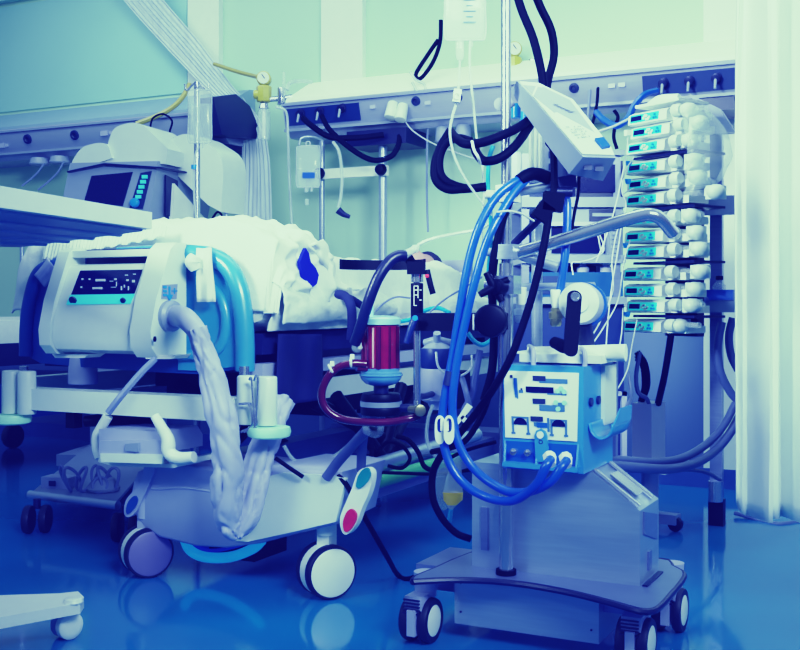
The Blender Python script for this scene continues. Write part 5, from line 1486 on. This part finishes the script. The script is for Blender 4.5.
for (px, py, w) in ((443, 448, .02), (441, 465, .024), (441, 490, .026), (443, 506, .02), (444, 510, .006)):
    c = pix(px, py, 3.62); rings.append([c + V((w * math.cos(a), w * .6 * math.sin(a), 0)) for a in [2 * math.pi * k / 16 for k in range(16)]])
m.loft(rings); single(m, 'drain_bag', 'clear_film', 'empty clear drainage bag hanging behind the urine bag', 'drainage bag')
m = MB(); m.tube(px_path([(424, 456, 3.9), (444, 452, 3.6), (462, 450, 3.56)]), .007, 8, 3); single(m, 'bag_rail', 'steel', 'steel hook rod that carries the urine bag', 'rod')
# loose clips, cables, glass trap under the pump head
m = MB(); m.tube(px_path([(366, 413, YO), (366, 428, YO), (372, 434, YO), (380, 432, YO), (381, 413, YO)]), .010, 10); m.build('outlet_connector', 'clear_bag', ph)
wire('drain_hose', 'slate hose slanting from the pump head to the base shell', 'hose', [(366, 431, 3.3), (352, 446, 3.35), (338, 462, 3.4), (326, 478, 3.42)], .016, 'hose_slate', seg=12)
wire('drain_hose', 'slate hose hanging straight below the pump head', 'hose', [(364, 432, 3.32), (362, 448, 3.36), (361, 470, 3.4)], .015, 'hose_slate', seg=12)
wire('power_cable', 'black cord running from the base shell down to the floor and the trolley', 'cord', [(338, 476, 3.42), (346, 484, 3.40), (358, 505, 3.40), (372, 530, 3.42), (388, 558, 3.55), (398, 575, 3.75), (408, 579, 3.72), (425, 572, 3.75), (447, 562, 3.95)], .009, 'black_rubber')
wire('power_cable', 'black cord lying over the top of the pale base shell', 'cord', [(275, 458, 3.45), (288, 467, 3.45), (303, 477, 3.44)], .007, 'black_rubber')
wire('tubing', 'thin pale tube sagging under the bed behind the bumper', 'tube', [(284, 446, 3.6), (292, 458, 3.62), (305, 466, 3.65), (322, 464, 3.7), (336, 455, 3.75), (350, 444, 3.8)], .006, 'hose_clear')
for k, (pts, lab) in enumerate((([(480, 350, 3.2), (476, 372, 3.2), (472, 395, 3.2), (464, 412, 3.2), (470, 430, 3.2)], 'slate cable twisting down behind the two long blue hoses'),
                                ([(462, 378, 3.2), (466, 392, 3.18), (470, 412, 3.18), (472, 434, 3.18)], 'slate cable behind the dark band of the blue hoses'),
                                ([(490, 392, 3.1), (482, 415, 3.12), (466, 440, 3.14), (450, 448, 3.2), (432, 452, 3.3)], 'dark cable curving from the mast towards the urine bag'),
                                ([(496, 442, 3.3), (480, 446, 3.32), (462, 452, 3.35), (446, 460, 3.4)], 'thin dark cable just above the steel cabinet top'),
                                ([(470, 470, 3.6), (440, 474, 3.65), (400, 473, 3.7), (365, 472, 3.75)], 'dark rod-like cable running level from the bed to the cabinet'))):
    wire('power_cable', lab, 'cord', pts, (.010, .009, .009, .006, .006)[k], ('hose_slate', 'hose_slate', 'black_rubber', 'black_rubber', 'black_rubber')[k])
for pts, r, lab in (([(378, 452, 3.9), (388, 442, 3.85), (402, 446, 3.85), (410, 458, 3.85), (402, 468, 3.88), (388, 466, 3.9)], .007, 'black cable loop lying under the bed beside the chassis tube'),
                    ([(396, 436, 3.9), (408, 440, 3.9), (418, 452, 3.88), (424, 466, 3.86), (436, 472, 3.84)], .009, 'black cable bending under the bed towards the urine bag'),
                    ([(372, 446, 3.8), (371, 458, 3.78), (366, 468, 3.76), (352, 474, 3.7)], .008, 'black cable hanging behind the pale corner bracket')):
    wire('power_cable', lab, 'cable', pts, r, 'black_rubber')
for (p, q, lab) in (((457, 424), (470, 405), 'white paper tag tucked among the cables below the canister'), ((461, 417), (470, 426), 'small white tag pointing down among the cables')):
    a, b = pix(*p, 3.15), pix(*q, 3.15)
    d = (b - a).normalized(); n_ = d.cross(V((0, 1, 0))) * .010
    m = MB(); m.prism([a - n_ * .4, b - n_, b + n_, a + n_ * .8], (0, .004, 0), .001); single(m, 'paper_tag', 'panel_white', lab, 'tag')
# ------------------------------------------------------------------ equipment tower behind the mast
YE = 4.25
def eb(x0, y0_, x1, y1_, d0=0., d1=.4):
    """box between two pixels at the tower front"""
    a, b = pix(x0, y1_, YE), pix(x1, y0_, YE)
    return V((a.x, YE + d0, a.z)), V((b.x, YE + d1, b.z))
tw = thing('equipment_tower', 'grey equipment tower with open shelves behind the mast and tilted display', 'equipment tower', (pix(585, 300, YE).x, YE + .2, 0))
m = MB()
for (x0, y0_, x1, y1_) in ((548, 150, 625, 155), (522, 197, 626, 207), (522, 255, 626, 263), (522, 297, 627, 304)):
    m.span(*eb(x0, y0_, x1, y1_), .006)
m.build('shelf', 'grey_plastic', tw)
m = MB(); m.span(*eb(524, 152, 624, 304, .37, .385), .002); m.build('back_panel', 'navy_panel', tw)
m = MB()
for px in (526, 618):
    a, b = eb(px - 5, 140, px + 5, 478); m.span((a.x, YE + .36, .12), (b.x, YE + .40, b.z), .004); m.span((a.x + .005, YE + .02, pix(0, 300, YE).z - .0), (b.x - .005, YE + .05, b.z - .05), .004)
m.build('upright', 'steel_dark', tw)
m = MB(); m.span(*eb(520, 304, 626, 462, .04, .36), .01); m.build('lower_cabinet', 'navy_panel', tw)
a, b = eb(520, 462, 628, 474, .0, .42)
m = MB(); m.span((a.x, YE, .12), (b.x, YE + .42, a.z + .02), .01); m.build('base', 'grey_plastic', tw)
for px in (530, 620):
    for yy in (.05, .36):
        x = pix(px, 300, YE).x
        m = MB(); m.cyl((x - .015, YE + yy, .055), (x + .015, YE + yy, .055), .055, None, 20, .008); m.cyl((x, YE + yy, .06), (x, YE + yy, .13), .012); m.build('castor', 'tyre', tw)
m = MB()
for k in range(8):
    m.span(*eb(611, 223 + k * 4.5, 617, 226 + k * 4.5, -.012, -.002))
a, b = eb(610, 221, 618, 260, -.004, .02); m.span(a, b); m.build('slotted_strip', 'grey_plastic', tw)
# units on the shelves
def unit(name, label, cat, rect, mt, dep=.34, extra=None):
    a, b = eb(*rect, .02, dep)
    t = thing(name, label, cat, ((a.x + b.x) / 2, YE + .18, a.z))
    m = MB(); m.span(a, b, .01); bo = m.build('case', mt, t)
    for (nm, r, em, d0) in (extra or ()):
        m = MB(); m.span(*eb(*r, .02 - d0, .022), .003); m.build(nm, em, t)
    return t
unit('dark_monitor', 'dark boxy monitor on the tower shelf below the tilted display', 'monitor', (576, 160, 624, 196.8), 'navy_plastic', .34, (('screen', (580, 164, 616, 192), 'screen_dark', .006),))
unit('drawer_unit', 'grey unit with a dark handle slot on the middle tower shelf', 'drawer unit', (548, 208, 624, 254.6), 'grey_plastic', .34, (('slot', (590, 209, 616, 221), 'navy_plastic', .006), ('slot_bar', (593, 213, 614, 216), 'grey_plastic', .012), ('lower_panel', (552, 227, 606, 253), 'screen_dark', .008), ('top_lip', (550, 222, 623, 226), 'lavender_plastic', .03)))
unit('instrument_case', 'deep blue case on the lower tower shelf behind the white drum', 'case', (530, 272, 624, 296.6), 'bed_blue', .34, (('front_plate', (536, 276, 560, 294), 'navy_panel', .006),))
for px, lab in ((583, 'small pale bottle standing on the deep blue case directly above the white drum'), (606, 'small pale bottle standing on the deep blue case farther from the mast')):
    c = pix(px, 272, YE + .06); c.z = eb(530, 272, 624, 296.6)[1].z
    t = thing('bottle', lab, 'bottle', c)
    m = MB(); m.lathe([(.022, 0), (.024, .004), (.024, .018), (.014, .026), (.014, .03)], c, (0, 0, 1), 16); m.build('bottle_body', 'lavender_plastic', t)
    m = MB(); m.cyl(c + V((0, 0, .03)), c + V((0, 0, .042)), .012, None, 12); m.build('bottle_cap', 'white_plastic', t)

# ------------------------------------------------------------------ infusion pump rack
PXW = pix(628, 300, 4.5)
PF = frame(PXW.x, PXW.y, 0, -56)
def prz(py): return .95 + (300 - py) / FOC * 4.5
rack = thingF('pump_rack', 'upright dark rack carrying thirteen stacked syringe pumps', 'pump rack', PF, (.17, .22, prz(336)))
m = MB(PF); m.span((.05, .165, prz(336)), (.22, .205, prz(104)), .006); m.build('back_plate', 'navy_plastic', rack)
SPW = pix(716, 525, 4.645)
sl = PF.inverted() @ V((SPW.x, SPW.y, 0))
m = MB(PF)
for zz in (prz(180), prz(300)):
    m.tube([V((.17, .20, zz)), V((.19, .24, zz)), V((sl.x, sl.y - .01, zz))], .014, 10, 3)
m.build('bracket', 'steel_dark', rack)
ycen = [120, 134, 149, 168.5, 185, 200.5, 220.5, 237, 252.5, 274, 290.5, 306, 325.5]
for a, b in ((2, 3), (5, 6), (8, 9), (11, 12)):
    zz = (prz(ycen[a]) + prz(ycen[b])) / 2
    m = MB(PF); m.span((.01, .02, zz - .006), (.33, .20, zz + .004), .003); m.build('tray', 'navy_plastic', rack)
m = MB(PF); m.span((.02, .02, prz(110) + .005), (.25, .2, prz(106)), .004); m.tube([(.05, .08, prz(106)), (.12, .06, prz(103)), (.2, .08, prz(104))], .02, 10); m.build('top_cover', 'white_plastic', rack)
# one pump
PH = .054
pumpmb = {}
def make_pump(label):
    o = PF @ V((0, 0, 0))
    t = thing('syringe_pump', label, 'syringe pump', o, -56, 'syringe pumps stacked in the rack')
    G = PF
    m = MB(G); prof = [(0, .004), (.010, 0), (.155, 0), (.155, PH), (.03, PH), (.004, PH - .012)]
    m.prism([V((.0, y, z)) for y, z in prof], (.205, 0, 0), .003); m.span((.2, .04, 0), (.30, .155, PH * .55), .004); m.build('pump_case', 'white_plastic', t)
    m = MB(G); m.prism([V((.012, -.002, .010)), V((.165, -.002, .010)), V((.165, .002, PH - .012)), V((.012, .002, PH - .012))], (0, .004, 0), .001); pn = m.build('pump_panel', 'pump_cyan', t)
    m = MB(G); m.prism([V((.018, -.0045, .016)), V((.075, -.0045, .016)), V((.075, -.001, PH - .018)), V((.018, -.001, PH - .018))], (0, .003, 0)); m.build('pump_display', 'screen_dark', pn)
    m = MB(G)
    for k, (x, z) in enumerate(((.090, .022), (.105, .016), (.105, .030), (.120, .022), (.098, .030), (.114, .016))):
        p = V((x, -.003, z)); m.cyl(p, p + V((0, -.004, 0)), .0058, None, 10)
    m.build('pump_key', 'panel_white', pn)
    m = MB(G)
    for k, (x, z) in enumerate(((.142, .018), (.155, .018), (.148, .030))):
        p = V((x, -.003, z)); m.cyl(p, p + V((0, -.004, 0)), .005, None, 10)
    m.build('pump_key', 'button_blue', pn)
    m = MB(G); m.lathe([(.022, -.022), (.026, -.016), (.026, .010), (.022, .018)], V((.195, .012, PH * .58)), V((1, 0, 0)), 14); m.build('syringe_clamp', 'cream_plastic', t)
    m = MB(G); m.cyl((.21, .05, PH * .62), (.36, .05, PH * .62), .012, None, 12); m.build('syringe', 'clear_bag', t)
    m = MB(G); m.ball((.375, .04, PH * .55), (.034, .042, .031), 14); m.box((.36, .055, PH * .55), (.05, .06, .052), None, .016, 3); m.build('plunger_drive', 'cream_plastic', t)
    return t
WHERE = ['topmost syringe pump of the rack, just under its white cover', 'second syringe pump from the top of the rack', 'third syringe pump from the top, above the first dark gap',
         'fourth syringe pump from the top, right below the first dark gap', 'fifth syringe pump from the top of the rack', 'sixth syringe pump from the top, above the chrome push handle',
         'seventh syringe pump from the top, half hidden by the chrome push handle', 'eighth syringe pump from the top, just below the chrome push handle', 'ninth syringe pump from the top, above the third dark gap',
         'tenth syringe pump from the top, below the third dark gap', 'eleventh syringe pump from the top of the rack', 'twelfth syringe pump, second from the bottom of the rack', 'lowest syringe pump of the rack with a cyan panel, set apart below']
DRV = [-.09, -.05, -.07, -.05, -.04, .06, -.06, -.03, -.02, .0, -.03, -.06, -.10]
SH = [.0, .015, -.01, -.01, -.005, -.015, -.015, -.02, -.015, -.03, -.025, -.01, -.03]
p0 = make_pump('white and cyan ' + WHERE[0])
for i, yc in enumerate(ycen):
    p = p0 if i == 0 else dup(p0, p0.location, -56, 'white and cyan ' + WHERE[i])
    w = PF @ V((SH[i], 0, prz(yc) - PH / 2)); p.location = w
    for ch in p.children:
        if ch.name.startswith('plunger_drive'): ch.location.x = DRV[i]
        if ch.name.startswith('syringe_clamp') and i < 2: ch.location.x = .06

# clear film over the syringes, drip lines
m = MB()
def film(a, b):
    c = pix(700 + 14 * math.sin(a * 3.0) - 4, 108 + a * 84, 4.22)
    th = -.6 + b * 3.4
    r = .055 + .035 * math.sin(math.pi * a) + .012 * noise.noise(V((a * 6, b * 5, 1)))
    return c + V((r * math.cos(th), -.6 * r * math.sin(th) + .03, .01 * noise.noise(V((a * 9, b * 9, 4)))))
m.grid(film, 30, 24)
single(m, 'clear_bag', 'clear_film', 'clear plastic film bulging around the upper syringes of the pump rack', 'plastic bag', angle=80)
wl = 'white drip line '
for i, (pts, lab) in enumerate((
    ([(628, 137, 4.4), (627, 150, 4.35), (623, 172, 4.2), (617, 200, 4.1), (611, 222, 4.0), (603, 245, 3.95), (596, 262, 3.9)], 'falling from the small white cube past the dark monitor'),
    ([(634, 157, 4.4), (625, 172, 4.3), (622, 190, 4.25), (626, 205, 4.25), (622, 222, 4.2), (618, 250, 4.15), (612, 285, 4.1), (608, 320, 4.05), (606, 348, 4.0)], 'running the whole height beside the pump displays'),
    ([(634, 188, 4.4), (624, 194, 4.35), (621, 204, 4.35), (624, 218, 4.3), (617, 232, 4.2), (612, 262, 4.15), (613, 290, 4.1), (602, 318, 4.0), (590, 338, 3.8), (576, 347, 3.6)], 'sweeping from the pumps down to the black crank'),
    ([(600, 235, 4.0), (604, 250, 4.0), (594, 258, 3.98), (580, 262, 3.96), (572, 263, 3.96), (573, 275, 3.95)], 'draped along the edge of the tower shelf'),
    ([(630, 240, 4.3), (624, 262, 4.2), (618, 300, 4.1), (605, 325, 4.0), (592, 345, 3.9)], 'slanting below the chrome push handle'),
    ([(637, 320, 4.3), (632, 345, 4.2), (628, 368, 4.1), (620, 385, 4.0), (613, 395, 3.9)], 'curving under the shelf behind the blue console'),
    ([(623, 306, 4.3), (622, 330, 4.2), (619, 350, 4.1)], 'hanging from the lower white cube by the twelfth pump'),
    ([(598, 236, 4.0), (602, 252, 4.0), (605, 235, 4.0), (600, 222, 4.0)], 'curled behind the chrome push handle'))):
    wire('drip_line', wl + lab, 'tube', pts, .0026, 'wire_white')
for px, py, lab in ((628, 133, 'small white cube connector beside the second pump'), (623, 304, 'small white cube connector beside the twelfth pump')):
    m = MB(); m.box(pix(px, py, 4.38), (.022, .022, .022), Matrix.Rotation(R(20), 3, 'Z'), .003); single(m, 'line_connector', 'white_plastic', lab, 'connector')
for px, py, lab in ((629, 163, 'tiny blue stopcock beside the fourth pump'), (628, 181, 'tiny blue stopcock beside the fifth pump'), (626, 245, 'tiny blue stopcock beside the eighth pump'), (627, 314, 'tiny blue stopcock above the lowest pump')):
    m = MB(); m.cyl(pix(px, py - 2, 4.42), pix(px, py + 3, 4.42), .014, .010, 10, .002); single(m, 'stopcock', 'button_blue', lab, 'stopcock')

# ------------------------------------------------------------------ wall-side stand with arms
sp = pix(716, 525, 4.645)
st = thing('equipment_stand', 'navy upright stand with pale cross bars behind the pump rack', 'stand', (sp.x, sp.y, 0))
SF = frame(sp.x, sp.y, 0, YAW)
m = MB(SF); m.span((-.022, -.02, .1), (.028, .02, 1.74), .004); m.build('upright', 'steel_dark', st)
m = MB(SF); m.span((-.028, -.024, .0), (.034, .03, .11), .006); m.build('foot', 'black_plastic', st)
m = MB(SF); m.cyl((.004, -.03, .105), (.004, -.03, .19), .03, None, 16); m.build('foot_sleeve', 'chrome', st)
def sz_(py): return .95 + (300 - py) / FOC * 4.6
m = MB(SF); m.span((-.30, -.05, sz_(215)), (.13, -.02, sz_(196)), .006); m.build('cross_bar', 'grey_plastic', st)
m = MB(SF); m.span((-.12, -.16, sz_(312)), (.11, -.02, sz_(300)), .006)
m.build('cross_bar', 'grey_plastic', st)
m = MB(SF); m.span((-.12, -.17, sz_(300)), (.10, -.02, sz_(290)), .006); shf = m.build('blue_tray', 'device_mid', st)
m = MB(SF); m.prism([V((-.10, -.06, sz_(92))), V((.03, -.06, sz_(110))), V((.09, -.06, sz_(134))), V((-.0, -.06, sz_(134)))], (0, .05, 0), .004); m.build('top_plate', 'grey_plastic', st)
bc_ = SF @ V((.035, -.11, sz_(299.5)))
t = thing('bottle', 'small clear vial with a dark cap on the blue tray behind the curtain edge', 'bottle', bc_)
m = MB(); m.lathe([(.024, 0), (.026, .004), (.026, .058), (.012, .075), (.012, .08)], bc_, (0, 0, 1), 20); m.build('bottle_body', 'clear_bag', t)
m = MB(); m.cyl(bc_ + V((0, 0, .08)), bc_ + V((0, 0, .098)), .016, None, 16, .003); m.build('bottle_cap', 'black_plastic', t)
m = MB(); m.lathe([(.021, .003), (.023, .02), (.023, .04)], bc_, (0, 0, 1), 18); m.build('bottle_label', 'lavender_plastic', t)
# hoses on the stand
wire('hanging_hose', 'slate hose hanging in a long bend from the navy upright stand', 'hose', [(722, 322, 4.5), (718, 345, 4.5), (720, 370, 4.5), (729, 390, 4.5), (737, 400, 4.5)], .017, 'hose_slate', seg=12)
wire('hanging_hose', 'slate hose in the inner bend beside the curtain edge', 'hose', [(733, 318, 4.55), (729, 335, 4.55), (731, 355, 4.55), (738, 370, 4.55)], .017, 'hose_slate', seg=12)
wire('floor_hose', 'upper slate hose sagging from the steel cabinet to the curtain edge', 'hose', [(600, 458, 3.7), (630, 461, 3.9), (660, 462, 4.1), (685, 457, 4.25), (708, 443, 4.4), (724, 425, 4.45), (735, 404, 4.5)], .016, 'hose_slate', seg=12)
wire('floor_hose', 'lower slate hose sagging from the steel cabinet to the curtain edge', 'hose', [(600, 464, 3.7), (640, 468, 3.9), (670, 469, 4.1), (696, 463, 4.25), (716, 450, 4.4), (730, 433, 4.45), (740, 415, 4.5)], .018, 'hose_slate', seg=12)
wire('floor_cable', 'thin slate cable running across to the foot of the navy stand', 'cord', [(625, 470, 3.9), (660, 470, 4.1), (690, 470, 4.3), (708, 473, 4.4), (720, 480, 4.5)], .008, 'hose_slate')
wire('floor_cable', 'pale cable lying on the floor below the privacy curtain', 'cord', [(735, 513, 4.82), (760, 520, 4.73), (780, 524, 4.66), (810, 520, 4.75)], .010, 'wire_grey')
# pale box with black strap on a low stand
YB = 4.55
a, b = pix(632, 462, YB), pix(647, 403, YB)
BXF = frame(pix(632, 462, YB).x, YB, 0, -35)
t = thingF('storage_box', 'tall slate box on a low white stand below the pump rack', 'box', BXF, (.06, .06, .0))
zb_ = pix(632, 462, YB).z; zt_ = pix(632, 403, YB).z
m = MB(BXF); m.span((0, 0, zb_), (.085, .15, zt_), .006); m.build('case', 'lavender_plastic', t)
m = MB(BXF); m.span((-.06, -.06, zb_ - .03), (.17, .20, zb_), .006); m.build('stand_plate', 'white_plastic', t)
m = MB(BXF); m.cyl((.05, .07, .06), (.05, .07, zb_ - .02), .035, None, 16); m.span((-.06, .04, .03), (.17, .10, .07), .006); m.build('stand_leg', 'lavender_plastic', t)
for x in (-.05, .16):
    m = MB(BXF); m.cyl((x, .055, .03), (x, .085, .03), .03, None, 16, .005); m.build('castor', 'tyre', t)
wire('black_strap', 'black strap hanging from the lowest pump beside the slate box', 'strap', [(671, 335, 4.4), (668, 355, 4.42), (664, 378, 4.46), (658, 404, 4.55)], .014, 'black_rubber')
m = MB()
for k in range(3): m.tube(px_path([(637, 352 + k * 3, 4.6 + k * .03), (645 - k, 365, 4.6 + k * .03), (647 - k, 385, 4.6 + k * .03), (641, 402, 4.6 + k * .03)]), .014, 8)
single(m, 'coiled_hose', 'black_rubber', 'black coiled hose hanging behind the slate box', 'hose')
wire('power_cable', 'slate cord looping down onto the slate box', 'cord', [(640, 352, 4.5), (636, 375, 4.5), (638, 392, 4.5), (646, 398, 4.5), (649, 404, 4.52)], .009, 'hose_slate')
wire('power_cable', 'slate cord curving behind the shelf towards the blue side holder', 'cord', [(628, 372, 4.1), (631, 395, 4.0), (624, 412, 3.8), (614, 421, 3.6)], .007, 'hose_slate')
m = MB(); YC = 3.95
for (x0, x1, y0_, y1_) in ((610, 627, 392, 396), (622, 627, 392, 462)): 
    a, b = pix(x0, y1_, YC), pix(x1, y0_, YC); m.span((a.x, YC, a.z), (b.x, YC + .03, b.z), .003)
a = pix(624.5, 462, YC); m.span((a.x - .012, YC, 0), (a.x + .012, YC + .03, a.z + .02)); m.span((a.x - .1, YC - .06, 0), (a.x + .03, YC + .1, .02), .004)
single(m, 'metal_frame', 'lavender_plastic', 'slim angular metal frame standing behind the steel cabinet', 'frame')
# ------------------------------------------------------------------ light
def area(name, loc, target, size, power, color=(1, 1, 1), spread=180, sy=None):
    d = bpy.data.lights.new(name, 'AREA'); d.energy = power; d.color = color
    d.shape = 'RECTANGLE'; d.size = size; d.size_y = sy or size; d.spread = R(spread)
    o = bpy.data.objects.new(name, d); COL.objects.link(o)
    o.location = loc
    o.rotation_euler = (V(target) - V(loc)).to_track_quat('-Z', 'Y').to_euler()
    return o
area('ceiling_light', rw(-.6, 2.2, 3.3), rw(-.6, 2.2, 0), 2.6, 27, (1, 1, .97), 150, 1.2)
area('wall_light', rw(-1.2, 1.5, 3.35), rw(-1.2, 0, 2.0), 6.5, 33, (1, 1, .95), 120, .5)
area('front_light', (1.2, .2, 2.7), (-.1, 4.0, 1.25), 1.4, 26, (1, 1, .98), 60, .8)
area('curtain_light', (2.2, .6, 2.4), (1.4, 3.3, 1.2), .8, 6, (1, 1, .97), 90)
area('added_side_light', (-2.6, 1.6, 2.5), (1.0, 4.5, 1.3), 1.0, 25, (1, 1, .98), 50)  # unseen lamp added to brighten the pump fronts
w = bpy.data.worlds.new('World'); SC.world = w; w.use_nodes = True
wn, wl_ = w.node_tree.nodes, w.node_tree.links
bg = wn['Background']
tcw = wn.new('ShaderNodeTexCoord'); sep = wn.new('ShaderNodeSeparateXYZ'); mr = wn.new('ShaderNodeMapRange'); rw_ = wn.new('ShaderNodeValToRGB')
wl_.new(tcw.outputs['Generated'], sep.inputs['Vector']); wl_.new(sep.outputs['Z'], mr.inputs['Value'])
mr.inputs['From Min'].default_value = -.3; mr.inputs['From Max'].default_value = .7
wl_.new(mr.outputs['Result'], rw_.inputs['Fac'])
rw_.color_ramp.elements[0].color = (.10, .14, .24, 1); rw_.color_ramp.elements[1].color = (.85, .95, .92, 1)
wl_.new(rw_.outputs['Color'], bg.inputs['Color']); bg.inputs['Strength'].default_value = .35

# ------------------------------------------------------------------ colour response of the photograph (global)
vs = SC.view_settings
vs.view_transform = 'Standard'; vs.look = 'None'; vs.exposure = 0; vs.gamma = 1
vs.use_curve_mapping = True
cm = vs.curve_mapping
cm.extend = 'HORIZONTAL'; cm.use_clip = True; cm.clip_max_x = 4.0; cm.clip_max_y = 1.5
def lin(v): return s2l((v,))[0]
TONE = ([(0, 8), (40, 20), (80, 52), (128, 108), (170, 152), (210, 184), (255, 206), (400, 224)],
        [(0, 5), (40, 28), (80, 72), (128, 136), (170, 178), (210, 210), (255, 229), (400, 243)],
        [(0, 78), (40, 108), (80, 142), (128, 176), (170, 194), (210, 203), (255, 211), (400, 225)])
for i, pts in enumerate(TONE):
    c = cm.curves[i]
    while len(c.points) > 2: c.points.remove(c.points[1])
    c.points[0].location = (0, lin(pts[0][1])); c.points[-1].location = (lin(pts[-1][0]), lin(pts[-1][1]))
    for a, b in pts[1:-1]: c.points.new(lin(a), lin(b))
    for p in c.points: p.handle_type = 'AUTO_CLAMPED'
cm.update()
